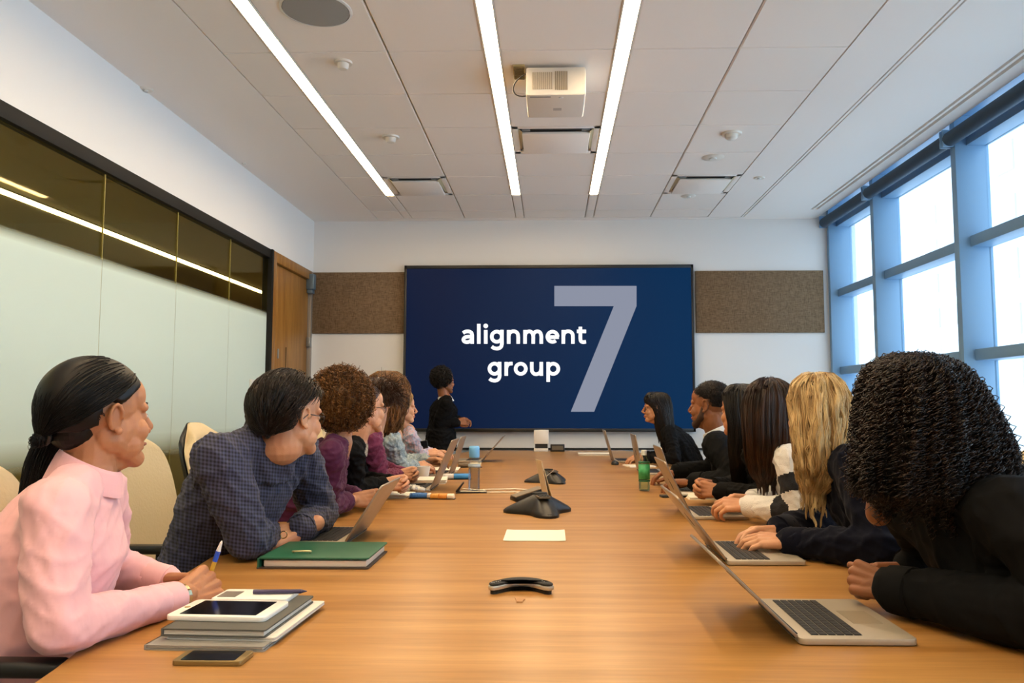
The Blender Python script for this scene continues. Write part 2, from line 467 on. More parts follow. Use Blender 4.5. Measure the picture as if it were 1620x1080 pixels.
M_door = wood_mat('door_wood', '#86561f', '#99692c', '#a87838', (3, 3, .35), 5, .4, .2)
dr = struct(empty('door_1', (XL, 7.6, 0)))
buildw(MB().box(XL - .05, XL - .012, 7.14, 8.17, .01, 2.50), 'door_leaf', M_door, dr, bevel=.003)
fr = MB().box(XL - .08, XL + .02, 7.03, 7.135, 0, 2.6).box(XL - .08, XL + .02, 7.135, 8.175, 2.505, 2.6)
buildw(fr, 'door_frame', M_door, dr, bevel=.004)
buildw(MB().box(XL - .08, XL + .02, 8.178, 8.235, 0, 2.6), 'hinge_jamb', mat('jamb_steel', '#8b8278', .4, metal=.3), dr, bevel=.003)
buildw(MB().box(XL - .014, XL - .008, 7.52, 7.526, .2, 1.75), 'door_seam', M_dark, dr)
buildw(MB().box(XL - .012, XL + .07, 8.10, 8.18, 2.40, 2.56).box(XL - .01, XL + .05, 8.12, 8.20, 2.36, 2.40), 'door_closer', mat('grey_blue_metal', '#6f8290', .35, metal=.5), dr, bevel=.006)
buildw(MB().box(XL - .012, XL + .03, 8.14, 8.20, 1.80, 1.90), 'hinge', M_alu, dr, bevel=.005)
kh = MB().box(XL - .012, XL - .002, 7.28, 7.31, 1.63, 1.72)
buildw(kh, 'lock_plate', M_alu, dr, bevel=.004)
p = at(398, 609, 6.62)
sw = MB().box(XL - .01, XL + .012, 6.62, 6.71, p.z - .05, p.z + .05)
o = sw.build('light_switch', M_white, bevel=.004); tag(o, 'small white switch fixed on the frosted glass near the wooden door', 'switch')
MB().box(XL + .012, XL + .017, 6.645, 6.685, p.z - .02, p.z + .02).build('rocker', mat('rocker_grey', '#c5ccc8', .4), o, bevel=.002)

# ---- right wall of windows
M_mull = mat('mullion_blue_grey', '#7ba0c0', .45, spec=.4)
M_sill = mat('sill_paint', '#b7b4ae', .6)
M_wglass = clear_glass('window_glass', (.97, .99, 1, 1), .5)
XG = 3.12
wr = MB().box(XR, XG + .05, YN, YF, 0, .54)
wall_right = struct(wr.build('wall_right', mat('wall_beige', '#b3a48c', .8)))
wr2 = MB().box(XR - .08, XG + .1, YN, YF, ZC + .12, ZC + .3)
wr2.build('window_head', M_mull, wall_right)
ed = [8.30, 7.13, 5.67, 4.21, 2.75, 1.29, -.17, YN]
bn = ['farthest', 'second from the far wall', 'third from the far wall', 'fourth', 'fifth', 'sixth', 'nearest']
for i, (a, b) in enumerate(zip(ed[:-1], ed[1:])):
    w = struct(empty('window_%d' % (i + 2), (XG, (a + b) / 2, .6)))
    # deep mullion at the far side of the bay
    w0 = .03 if i == 0 else .035
    mm = MB().box(XR, XG + .03, a - w0 * (2 if i == 0 else 1), a + (0 if i == 0 else w0), .54, ZC + .12)
    buildw(mm, 'mullion', M_mull, w, bevel=.004)
    y0, y1 = b + .035, a - (.06 if i == 0 else .035)
    for (z0, z1) in ((.54, .64), (1.51, 1.59), (2.32, 2.40), (3.06, 3.16)):
        t = MB().box(XG - .13, XG + .03, y0, y1, z0, z1)
        buildw(t, 'transom' if z0 > .6 else 'sill_rail', M_mull, w, bevel=.004)
    for (z0, z1) in ((.64, 1.51), (1.59, 2.32), (2.40, 3.06)):
        buildw(MB().box(XG, XG + .012, y0, y1, z0, z1), 'pane', M_wglass, w)
    buildw(MB().box(XR - .03, XG - .13, y0, y1, .54, .575), 'sill', M_sill, w, bevel=.004)
M_shade = mat('shade_fabric', '#3c4f60', .8)
for i, (a, b) in enumerate(zip(ed[:-1], ed[1:])):
    t = tag(empty('roller_shade', (2.88, (a + b) / 2, 3.11)), 'rolled-up dark blue-grey shade above the %s window bay' % bn[i], 'window shade', 'rolled shades over the windows')
    L2 = (a - b) / 2 - .02
    r = MB().tube([(0, -L2, 0), (0, L2, 0)], .052, 20); r.build('shade_roll', M_shade, t, smooth='auto')
    for s in (-1, 1):
        MB().box(-.05, .06, s * L2 - .008, s * L2 + .008, -.055, .07).build('bracket', M_mull, t, bevel=.003)

# ---- buildings outside
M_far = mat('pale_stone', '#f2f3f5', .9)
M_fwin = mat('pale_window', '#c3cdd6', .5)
def tower(x, y, w, d, h, nx, nz, label):
    t = tag(empty('building', (x, y, -20)), label, 'building')
    MB().box(-d / 2, d / 2, -w / 2, w / 2, 0, h + 20).build('facade', M_far, t)
    proto = None
    for i in range(nx):
        for k in range(nz):
            yy = -w / 2 + (i + .5) * w / nx; zz = 20 - 2 + (k + .5) * h / nz
            if proto is None:
                proto = MB().box(-.12, .12, -w / nx * .28, w / nx * .28, -h / nz * .28, h / nz * .28).build('window', M_fwin, t)
                q = proto
            else:
                q = proto.copy(); COL.objects.link(q)
            q.location = (-d / 2, yy, zz)
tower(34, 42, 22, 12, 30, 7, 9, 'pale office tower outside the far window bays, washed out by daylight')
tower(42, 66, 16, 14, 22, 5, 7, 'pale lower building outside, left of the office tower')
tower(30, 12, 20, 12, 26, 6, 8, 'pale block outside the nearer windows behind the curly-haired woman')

# ================================================================== SCREEN
scr = tag(empty('wall_screen', (0, YF, .9)), 'very large dark blue wall screen reading alignment group 7', 'screen')
a = at(640, 420, 8.22); b = at(1101, 683, 8.22)
x0, x1, z1, z0 = a.x, b.x, a.z, b.z
fb = MB().box(x0, x1, 8.235, YF, z0, z1).box(x0, x1, 8.215, 8.235, z1 - .035, z1).box(x0, x1, 8.215, 8.235, z0, z0 + .035).box(x0, x0 + .025, 8.215, 8.235, z0, z1).box(x1 - .025, x1, 8.215, 8.235, z0, z1)
buildw(fb, 'bezel', M_black, scr, bevel=.002)
def screen_mat():
    m = bpy.data.materials.new('screen_blue'); m.use_nodes = True; nt = m.node_tree; N = nt.nodes; L = nt.links
    b = N['Principled BSDF']; b.inputs['Base Color'].default_value = (.002, .004, .01, 1); b.inputs['Roughness'].default_value = .4; b.inputs['Specular IOR Level'].default_value = .08
    tc = N.new('ShaderNodeTexCoord'); sp = N.new('ShaderNodeSeparateXYZ'); L.new(tc.outputs['Object'], sp.inputs[0])
    r = N.new('ShaderNodeMapRange'); r.inputs[1].default_value = -1.2; r.inputs[2].default_value = 1.3; L.new(sp.outputs[0], r.inputs[0])
    mx = N.new('ShaderNodeMix'); mx.data_type = 'RGBA'; mx.inputs[6].default_value = lin('#0a1c40'); mx.inputs[7].default_value = lin('#023562')
    L.new(r.outputs[0], mx.inputs[0]); L.new(mx.outputs[2], b.inputs['Emission Color']); b.inputs['Emission Strength'].default_value = .48
    return m
buildw(MB().box(x0 + .02, x1 - .02, 8.225, 8.24, z0 + .03, z1 - .03), 'display_panel', screen_mat(), scr)
YT = 8.221
def glyph_poly(pts, name, m):
    w = [at(px, py, YT) for px, py in pts]; n = len(w)
    mb = MB(); vs = [(v.x, YT, v.z) for v in w] + [(v.x, YT + .003, v.z) for v in w]
    mb.add(vs, [tuple(range(n)), tuple(range(n, 2 * n))[::-1]] + [(i, (i + 1) % n, n + (i + 1) % n, n + i) for i in range(n)])
    return buildw(mb, name, m, scr)
M_seven = emit_mat('seven_grey', '#9096a8', .70)
M_word = emit_mat('word_white', '#ffffff', 1.0)
glyph_poly([(877, 452), (1007, 452), (1007, 484), (940, 651), (903, 651), (971, 484), (877, 484)], 'figure_seven', M_seven)
def circ(cx, cy, r, a0=0, a1=360, n=28):
    return [(cx + r * math.cos(math.radians(a0 + (a1 - a0) * k / n)), cy + r * math.sin(math.radians(a0 + (a1 - a0) * k / n))) for k in range(n + 1)]
def spline(p, n=5):
    if len(p) < 3: return p
    q = [p[0]] + list(p) + [p[-1]]; out = []
    for i in range(1, len(q) - 2):
        for k in range(n):
            t = k / n; out.append(tuple(.5 * (2 * q[i][c] + (q[i + 1][c] - q[i - 1][c]) * t + (2 * q[i - 1][c] - 5 * q[i][c] + 4 * q[i + 1][c] - q[i + 2][c]) * t * t + (3 * q[i][c] - q[i - 1][c] - 3 * q[i + 1][c] + q[i + 2][c]) * t ** 3) for c in (0, 1)))
    return out + [p[-1]]
def letter(strokes, dots=()):
    """strokes in a drawing frame of the sign, each a centre line of one pen stroke"""
    mb = MB(); hw = 21.5
    for si, st in enumerate(strokes):
        st = st if len(st) > 12 else spline(st); n = len(st); yb = YT - .0004 * si
        lo, hi = [], []
        for i, (x, y) in enumerate(st):
            a = st[max(i - 1, 0)]; b = st[min(i + 1, n - 1)]
            if n > 12 and math.hypot(st[0][0] - st[-1][0], st[0][1] - st[-1][1]) < .01 and i in (0, n - 1): a, b = st[-2], st[1]
            dx, dy = b[0] - a[0], b[1] - a[1]; L_ = math.hypot(dx, dy) or 1
            for lst, sg in ((lo, -1), (hi, 1)):
                cx, cy = x + sg * hw * -dy / L_, y + sg * hw * dx / L_
                w = at(725 + cx / 7.714, 505 + cy / 7.714, YT); lst.append((w.x, yb, w.z))
        vs = lo + hi + [(x, YT + .003, z) for x, y, z in lo + hi]; fs = []
        for i in range(n - 1):
            fs += [(i, i + 1, n + i + 1, n + i), (2 * n + i, 3 * n + i, 3 * n + i + 1, 2 * n + i + 1), (i, 2 * n + i, 2 * n + i + 1, i + 1), (n + i, n + i + 1, 3 * n + i + 1, 3 * n + i)]
        fs += [(0, n, 3 * n, 2 * n), (n - 1, 3 * n - 1, 4 * n - 1, 2 * n - 1)]
        mb.add(vs, fs)
    for (cx, cy, r) in dots:
        pts = [at(725 + x / 7.714, 505 + y / 7.714, YT) for x, y in circ(cx, cy, r)[:-1]]; k = len(pts)
        mb.add([(p.x, YT, p.z) for p in pts] + [(p.x, YT + .003, p.z) for p in pts], [tuple(range(k)), tuple(range(k, 2 * k))[::-1]] + [(i, (i + 1) % k, k + (i + 1) % k, k + i) for i in range(k)])
    return buildw(mb, 'letter', M_word, scr)
def g_(cx, cy): return [circ(cx, cy, 62), [(cx + 62, cy - 83), (cx + 62, cy + 40), (cx + 62, cy + 90), (cx + 50, cy + 125), (cx + 20, cy + 143), (cx - 10, cy + 145), (cx - 40, cy + 136), (cx - 61, cy + 121)]]
def n_(x): return [[(x, 130), (x, 297)], [(x, 205), (x + 12, 168), (x + 45, 147), (x + 85, 151), (x + 110, 175), (x + 116, 215), (x + 116, 250), (x + 116, 297)]]
letter([[(170, 195), (170, 297)], [(58, 166), (85, 151), (118, 147), (148, 154), (166, 175), (170, 210)], [(170, 212), (120, 211), (82, 220), (62, 245), (75, 270), (108, 277), (145, 266), (168, 240)]])
letter([[(250, 55), (250, 297)]])
letter([[(335, 130), (335, 297)]], [(335, 80, 28)])
letter(g_(470, 211))
letter(n_(615))
letter([[(815, 130), (815, 297)], [(815, 200), (828, 162), (865, 147), (899, 160), (914, 205), (914, 250), (914, 297)], [(914, 200), (927, 162), (964, 147), (998, 160), (1013, 205), (1013, 250), (1013, 297)]])
letter([circ(1150, 212, 62, 0, -310, 30), [(1090, 217), (1228, 217)]])
letter(n_(1282))
letter([[(1490, 90), (1490, 170), (1490, 235), (1498, 266), (1522, 277), (1558, 273)], [(1447, 147), (1560, 147)]])
letter(g_(442, 602))
letter([[(585, 520), (585, 688)], [(585, 600), (596, 564), (622, 543), (662, 539)]])
letter([circ(762, 603, 62)])
letter([[(1013, 520), (1013, 688)], [(897, 520), (897, 600), (904, 640), (930, 665), (965, 666), (1000, 645), (1013, 600)]])
letter([[(1097, 520), (1097, 762)], circ(1159, 603, 62)])

# ================================================================== CEILING FITTINGS
def ceil_at(px, py):
    r = RC @ Vector(((px - PX0) / F_PX, (PY0 - py) / F_PX, -1.0)); return CAM + r * ((ZC - CAM.z) / r.z)
M_cream = mat('cream_plastic', '#e0d8cb', .45)
pj = tag(empty('projector', (.03, 4.42, ZC)), 'white box projector fixed under the ceiling between two light strips', 'projector')
W, D, H = .172, .36, .165
MB().prism(rrect(2 * W, H, .012, 3), -D, 0, Matrix(((1, 0, 0, 0), (0, 0, -1, 0), (0, 1, 0, -H / 2 - .02), (0, 0, 0, 1)))).build('body', M_cream, pj, bevel=.004)
for k in range(10): MB().box(-.135 + k * .012, -.1285 + k * .012, -.004, .002, -.15, -.05).build('vent_slat', mat('slat_tan', '#a99c88', .6), pj)
for k in range(7): MB().box(-.005 + k * .011, .0005 + k * .011, -.004, .002, -.155, -.045).build('vent_slat', mat('slat_brown', '#8f8069', .6), pj)
MB().box(-.15, -.03, .02, .035, -H - .022, -H - .018).build('label_strip', mat('strip_grey', '#8f8b88', .5), pj)
MB().lathe([(.0, -.004), (.012, -.004), (.014, 0), (.0, 0)], (.03, .04, -H - .02), 14).build('button', M_white, pj)
MB().box(-.015, .035, .2, .24, -H - .021, -H - .018).build('label_strip', mat('strip_pale', '#b9b1a8', .5), pj)
MB().box(-.08, .08, .08, .28, -.022, 0).build('mount', M_alu, pj)
pts = []
for k in range(15):
    a = math.pi * (.0 + k / 14)
    pts.append((-.17 - .085 * math.sin(a), .03 + .16 * (1 - math.cos(a)), -.045 - .03 * math.sin(a)))
MB().tube(pts, .004, 8).build('cable', M_black, pj, smooth=True)
vb = tag(empty('vent_box', (-.185, 4.50, ZC)), 'small louvred ceiling grille at the left side of the projector', 'vent')
MB().box(-.035, .035, -.08, .1, -.012, 0).build('frame', mat('grille_tan', '#b09a66', .5), vb, bevel=.002)
for k in range(9): MB().box(-.03, .03, -.075 + k * .019, -.066 + k * .019, -.022, -.010).build('louvre', mat('louvre_brown', '#6a5a35', .5), vb)

dl = ['square ceiling air diffuser with a black slot just beyond the projector', 'square ceiling air diffuser at the end of the left light strip', 'square ceiling air diffuser on the right side of the tiled field']
diff_cells.sort(key=lambda c: abs((c[0] + c[1]) / 2))
diff_cells[1:] = sorted(diff_cells[1:], key=lambda c: c[0])
for (x0, x1, y0, y1), lb in zip(diff_cells, dl):
    t = tag(empty('air_diffuser', ((x0 + x1) / 2, (y0 + y1) / 2, ZC)), lb, 'vent', 'ceiling air diffusers')
    w, d = (x1 - x0) / 2, (y1 - y0) / 2; fr = MB()
    fr.box(-w, w, -d, -d + .045, 0, .02).box(-w, w, d - .045, d, 0, .02).box(-w, -w + .045, -d, d, 0, .02).box(w - .045, w, -d, d, 0, .02)
    fr.build('frame', M_tile, t, bevel=.002)
    MB().box(-w + .07, w - .07, -d + .10, d - .05, -.02, .0).build('face_plate', M_tile, t, bevel=.006)
    MB().box(-w + .13, w - .13, -d + .062, -d + .1, .004, .03).build('slot', M_black, t)
    for s in (-1, 1):
        MB().box(min(s * (w - .13), s * (w - .07)), max(s * (w - .13), s * (w - .07)), -d + .062, -d + .1, .0, .02).build('slot_end', M_alu, t)
        MB().add([(s * (w - .045), -d + .06, 0), (s * (w - .075), -d + .06, -.016), (s * (w - .06), d - .12, -.004), (s * (w - .045), d - .12, 0), (s * (w - .045), -d + .06, .01), (s * (w - .045), d - .12, .01)], [(0, 1, 2, 3), (0, 4, 1), (3, 2, 5), (0, 3, 5, 4), (1, 4, 5, 2)]).build('side_fin', mat('fin_tan', '#b3a580', .5), t)

def round_fitting(px, py, r, kind, label, name, group=None):
    p = ceil_at(px, py); t = tag(empty(name, (p.x, p.y, ZC)), label, {'speaker': 'speaker', 'detector': 'smoke detector', 'sprinkler': 'sprinkler'}[kind], group)
    if kind == 'speaker':
        MB().lathe([(r * 1.07, 0), (r * 1.07, -.005), (r, -.008), (r, 0)], n=40).build('rim', M_white, t, smooth='auto')
        MB().lathe([(.0, -.011), (r * .6, -.0105), (r * .98, -.007), (r * .98, 0)], n=40).build('grille', mat('speaker_mesh', '#a5a29a', .8, bump=(900, .6)), t, smooth='auto')
    elif kind == 'detector':
        MB().lathe([(0, -.012), (r, -.012), (r * 1.05, 0), (0, 0)], n=28).build('base', M_cream, t, smooth='auto')
        MB().lathe([(0, -.045), (r * .45, -.044), (r * .62, -.034), (r * .66, -.012), (0, -.012)], n=24).build('sensor_dome', M_cream, t, smooth='auto')
    else:
        MB().lathe([(0, -.008), (r * .85, -.008), (r, 0), (0, 0)], n=28).build('cover_plate', M_cream, t, smooth='auto')
        MB().lathe([(0, -.016), (r * .3, -.015), (r * .34, -.008), (0, -.008)], n=16).build('centre', M_white, t, smooth='auto')
round_fitting(500, 15, .165, 'speaker', 'large round grey ceiling speaker right of the left light strip', 'ceiling_speaker')
round_fitting(543, 98, .05, 'detector', 'small white smoke detector in the tile below the round speaker', 'smoke_detector', 'smoke detectors')
round_fitting(618, 216, .06, 'detector', 'white smoke detector near the far end of the left light strip', 'smoke_detector', 'smoke detectors')
round_fitting(1157, 211, .07, 'detector', 'white smoke detector on the right tiles above a sprinkler plate', 'smoke_detector', 'smoke detectors')
round_fitting(1128, 249, .09, 'sprinkler', 'white round sprinkler plate just above the right air diffuser', 'sprinkler_plate', 'sprinkler plates')
round_fitting(1089, 310, .07, 'sprinkler', 'white round sprinkler plate beyond the right air diffuser', 'sprinkler_plate', 'sprinkler plates')
round_fitting(1201, 281, .05, 'sprinkler', 'small round sprinkler plate in the smooth ceiling right of the diffuser', 'sprinkler_plate', 'sprinkler plates')
round_fitting(231, 141, .045, 'sprinkler', 'small round sprinkler plate alone in the smooth ceiling at upper left', 'sprinkler_plate', 'sprinkler plates')
round_fitting(386, 258, .018, 'sprinkler', 'tiny dark sprinkler point in the smooth ceiling above the glass wall', 'sprinkler_plate', 'sprinkler plates')
# ================================================================== TABLE
ZT = 0.74
M_table = wood_mat('table_wood', '#9f6f36', '#b08045', '#be8e52', (.22, 3.2, 3), 5, .34, .16)
M_tedge = wood_mat('table_edge_wood', '#8f5c27', '#9d6831', '#a8733a', (.5, .5, 3), 5, .4, .2)
tw = [(.72, .62), (.82, .76), (1.1, .83), (1.4, .87), (1.9, .97), (2.4, 1.03), (3.2, 1.08), (4.4, 1.10), (5.6, 1.08), (6.6, 1.02), (7.3, .93), (7.8, .84), (8.0, .76), (8.04, .70)]
def table_half(y):
    return float(np.interp(y, [a for a, b in tw], [b for a, b in tw]))
table = tag(empty('conference_table', (0, 4.4, 0)), 'long boat-shaped wooden conference table running from the camera to the screen', 'table')
fine = [(y, table_half(y)) for y in [.72, .76, .82, .95, 1.1, 1.25, 1.4, 1.65, 1.9, 2.15, 2.4, 2.8, 3.2, 3.8, 4.4, 5.0, 5.6, 6.1, 6.6, 7.0, 7.3, 7.6, 7.8, 7.9, 8.0, 8.04]]
outl = [(w, y - 4.4) for y, w in fine] + [(-w, y - 4.4) for y, w in reversed(fine)]
MB().prism(outl, ZT - .035, ZT).build('table_top', M_table, table, bevel=.004)
MB().prism([(x * .96, y * .985) for x, y in outl], ZT - .06, ZT - .036).build('apron', M_tedge, table)
for y in (-2.3, 0, 2.3):
    MB().box(-.28, .28, y - .35, y + .35, .03, ZT - .06).box(-.34, .34, y - .42, y + .42, 0, .03).build('pedestal', M_tedge, table, bevel=.01)

# ================================================================== small things on the table
M_silver = mat('laptop_silver', '#b4a894', .38, metal=.35)
M_lid = mat('laptop_lid_silver', '#9d8f7e', .33, metal=.6)
M_key = mat('key_black', '#1b1b1d', .5)
M_keywell = mat('key_well', '#8d8678', .4, metal=.3)
M_pad = mat('trackpad', '#9e927c', .3, metal=.3)
M_scrn = mat('laptop_screen', '#0c0d10', .15, spec=.6)
def laptop(hx, y0, y1, side, tilt, label, depth=.212, lid=None, logo=True, twist=0, hz=ZT, grp='open laptops along the table'):
    """hinge line along y from y0 to y1 at x=hx; base extends towards side (+1 right, -1 left); tilt = lean of the lid from vertical"""
    w = (y1 - y0); lid = lid or depth
    t = tag(empty('laptop', (hx, (y0 + y1) / 2, hz), twist), label, 'laptop', grp)
    s = side
    def P(x, y): return (s * x, y)
    pts = [P(x + depth / 2, y) for x, y in rrect(depth, w, .012, 4)]
    MB().prism(pts, .002, .014).build('base', M_silver, t, bevel=.0015)
    kx0, kx1, ky = .028, .128, w / 2 - .022
    MB().box(min(s * kx0, s * kx1), max(s * kx0, s * kx1), -ky, ky, .0139, .0143).build('key_well', M_keywell, t)
    kb = MB(); nr, nc = 6, 14
    for r in range(nr):
        a = kx0 + (kx1 - kx0) * r / nr + .0012; b = kx0 + (kx1 - kx0) * (r + 1) / nr - .0022
        for c in range(nc):
            if r == 5 and 4 <= c <= 8:
                if c > 4: continue
                c0, c1 = 4, 9
            else: c0, c1 = c, c + 1
            u0 = -ky + 2 * ky * c0 / nc + .0008; u1 = -ky + 2 * ky * c1 / nc - .0008
            kb.box(min(s * a, s * b), max(s * a, s * b), u0, u1, .0143, .0162)
    o = kb.build('keys', M_key, t); o['kind'] = 'stuff'
    MB().box(min(s * .142, s * .202), max(s * .142, s * .202), -.05, .05, .0139, .0144).build('trackpad', M_pad, t)
    MB().tube([(0, -w / 2 + .03, .012), (0, w / 2 - .03, .012)], .006, 10).build('hinge', M_key, t)
    for q in (-1, 1):
        for u in (.03, depth - .03): MB().lathe([(.006, 0), (.007, .002), (.0, .0021)], (s * u, q * (w / 2 - .03), 0), 8).build('foot', M_key, t)
    # lid: local plane, u along y, v up the lid, leaning towards -side
    d = Vector((-s * math.sin(tilt), 0, math.cos(tilt))); n = Vector((s * math.cos(tilt), 0, math.sin(tilt)))
    o0 = Vector((-s * .002, 0, .014))
    M = Matrix(((0, d.x, n.x, o0.x), (1, 0, 0, 0), (0, d.z, n.z, o0.z), (0, 0, 0, 1)))
    pl = [(x, y + lid / 2) for x, y in rrect(w, lid, .012, 4)]
    MB().prism(pl, -.003, .003, M).build('lid', M_lid, t, bevel=.001)
    MB().prism([(x, y + lid / 2 + .001) for x, y in rrect(w - .01, lid - .014, .008, 3)], .003, .0036, M).build('screen', M_scrn, t)
    if logo:
        lg = []
        for k in range(20):
            a = 2 * math.pi * k / 20; r = .018 * (1 - .10 * math.cos(2 * a) - .18 * max(0, math.cos(a)) ** 8)
            lg.append((r * math.cos(a), lid * .5 + r * 1.05 * math.sin(a)))
        mb = MB().prism(lg, -.0036, -.003, M)
        lf = [(.0, .0), (.006, .003), (.009, .010), (.003, .008)]
        mb.prism([(x, lid * .5 + .021 + y) for x, y in lf], -.0036, -.003, M)
        mb.build('lid_emblem', M_key, t)
    return t
LPL = [
 # hx, y0, y1, side, tilt, label, depth, lid
 (.475, 1.565, 1.88, 1, math.radians(46), 'open silver laptop nearest the camera on the right, nobody touching it', .225, .21),
 (.505, 2.32, 2.66, 1, math.radians(38), 'open silver laptop under the hands of the blonde woman on the right', .225, .23),
 (.565, 3.22, 3.56, 1, math.radians(26), 'open silver laptop in front of the woman in the striped sweater', .225, .24),
 (.645, 4.15, 4.48, 1, math.radians(18), 'open silver laptop just behind the green bottle', .215, .235),
 (.60, 5.25, 5.60, 1, math.radians(10), 'open silver laptop beyond the green bottle, seen behind its cap', .215, .25),
 (.50, 6.35, 6.68, 1, math.radians(16), 'open silver laptop farthest away on the right, by the papers', .215, .25),
 (-.675, 2.60, 2.93, -1, math.radians(33), 'open silver laptop behind the green binder, by the man in the dark checked shirt', .22, .215),
 (-.645, 4.22, 4.55, -1, math.radians(24), 'open brownish silver laptop standing left of the blue-capped water bottle', .215, .28),
 (-.66, 5.10, 5.42, -1, math.radians(18), 'open silver laptop partly hidden behind the lid of a nearer one on the left', .215, .25),
 (-.56, 6.35, 6.66, -1, math.radians(42), 'open silver laptop farthest away on the left, tilted far back', .215, .26)]
for hx, y0, y1, sd, ti, lb, dp, ld_ in LPL: laptop(hx, y0, y1, sd, ti, lb, dp, ld_, logo=sd > 0)

M_paper = mat('paper_white', '#e9dfcb', .7)
M_pages = mat('page_edges', '#d9d3c4', .8, bump=(8, .4, (1, 1, 60)))
def box_on(name, x0, x1, y0, y1, h, m, label, cat, z=ZT, bev=.002, rot=0, group=None):
    c = ((x0 + x1) / 2, (y0 + y1) / 2); w, d = (x1 - x0), (y1 - y0)
    t = tag(empty(name, (c[0], c[1], z), rot), label, cat, group)
    return t, w, d

# stack of notebooks at lower left
M_book1 = mat('notebook_grey', '#4e4d46', .6); M_book2 = mat('notebook_dark', '#3a3a38', .6)
def notebook(x0, x1, y0, y1, z, h, mc, label, rot=0, pages=.8):
    t = tag(empty('notebook', ((x0 + x1) / 2, (y0 + y1) / 2, z), rot), label, 'notebook')
    w, d = (x1 - x0) / 2, (y1 - y0) / 2
    MB().prism(rrect(2 * w, 2 * d, .006, 3), 0, .003).build('back_cover', mc, t)
    MB().prism(rrect(2 * w, 2 * d, .006, 3), h - .003, h).build('front_cover', mc, t)
    MB().box(-w + .004, w - .004, -d + .004, d - .004, .003, h - .003).build('page_block', M_pages, t)
    MB().box(-w - .0005, -w + .004, -d, d, .0, h).build('spine', mc, t, bevel=.001)
    return t
notebook(-.762, -.532, 1.505, 1.81, ZT, .010, mat('notebook_silver', '#8b8880', .5), 'wide grey notebook at the bottom of the stack beside the pink shirt', -.03)
notebook(-.735, -.520, 1.54, 1.825, ZT + .010, .007, mat('notebook_white', '#d9d5ca', .5), 'pale notebook in the middle of the stack beside the pink shirt', -.05)
notebook(-.745, -.540, 1.535, 1.81, ZT + .017, .015, M_book1, 'thick dark grey notebook with white page edges on top of the stack', -.04)
ZS = ZT + .032
pd = tag(empty('notepad', (-.655, 1.775, ZS), -.02), 'white notepad lying behind the white tablet on the notebooks', 'notepad')
MB().prism(rrect(.165, .09, .006, 3), 0, .010).build('paper_block', mat('pad_white', '#e8e4da', .6), pd, bevel=.001)
MB().box(-.075, -.035, -.03, .02, .010, .0108).build('printed_patch', mat('print_grey', '#6f665e', .7), pd)
pn = tag(empty('pen', (-.605, 1.775, ZS + .0155)), 'dark violet pen lying on the white notepad', 'pen')
MB().tube([(-.055, -.003, 0), (.05, .004, 0)], .0048, 10).tube([(.05, .004, 0), (.062, .005, 0)], [.004, .001], 10).build('barrel', mat('pen_violet', '#3c3555', .3), pn)
tb = tag(empty('tablet', (-.665, 1.655, ZS), -.05), 'white tablet computer with black glass lying on the notebook stack', 'tablet')
MB().prism(rrect(.205, .135, .014, 5), 0, .010).build('case', mat('tablet_white', '#efebe0', .3), tb, bevel=.002)
MB().prism(rrect(.158, .108, .002, 2), .0100, .0106).build('glass', mat('tablet_glass', '#0e0c0a', .12), tb)
MB().lathe([(0, .0100), (.006, .0100), (.006, .0108), (0, .0108)], (-.09, 0, 0), 14).build('home_button', mat('button_gold', '#a58a4a', .4), tb)
# phone just in front of the stack
ph = tag(empty('mobile_phone', (-.610, 1.452, ZT)), 'gold-edged mobile phone lying in front of the notebook stack', 'phone')
MB().prism(rrect(.125, .062, .007, 4), 0, .009).build('case', mat('phone_gold', '#8a7344', .35, metal=.5), ph, bevel=.0015)
MB().prism(rrect(.098, .054, .003, 2), .0090, .0096).build('glass', M_scrn, ph)

# green binder
gb = tag(empty('binder', (-.672, 2.375, ZT)), 'dark green binder full of white paper lying in front of a laptop', 'binder')
M_green = mat('binder_green', '#1f5b41', .45)
MB().prism(rrect(.318, .265, .008, 3), 0, .004).build('back_cover', mat('binder_dark', '#3a2c22', .5), gb)
MB().box(-.142, .150, -.118, .125, .004, .022).build('page_block', M_paper, gb, bevel=.003)
MB().prism(rrect(.312, .262, .008, 3), .026, .031, Matrix.Translation((.002, .004, 0))).build('front_cover', M_green, gb, bevel=.001)
MB().box(-.156, -.150, -.13, .13, .002, .029).build('spine', M_green, gb)
cl = MB().tube([(-.075, -.055, .033), (-.078, -.062, .036), (-.07, -.066, .0375), (-.03, -.066, .038), (-.025, -.060, .036), (-.03, -.054, .033)], .0028, 8)
cl.build('metal_clip', mat('clip_gold', '#cfc08c', .3, metal=.6), gb, smooth=True)

# paper sheet
sh = tag(empty('paper_sheet', (-.058, 2.83, ZT)), 'blank white sheet of paper lying in the middle of the table', 'paper')
m_ = MB()
for i in range(8):
    for j in range(8):
        pass
nx = 9; vs = []; fs = []
for j in range(nx):
    for i in range(nx):
        u, v = i / (nx - 1) - .5, j / (nx - 1) - .5
        vs.append((u * .212, v * .235, .0012 + .003 * max(0, abs(u) * 2 - .8) * 5 * .5))
for j in range(nx - 1):
    for i in range(nx - 1):
        a = j * nx + i; fs.append((a, a + 1, a + nx + 1, a + nx))
m_.add(vs, fs); m_.add([(x, y, z + .0006) for x, y, z in vs], [f[::-1] for f in fs])
m_.build('sheet', mat('paper_bright', '#f3ead6', .6), sh, smooth=True)

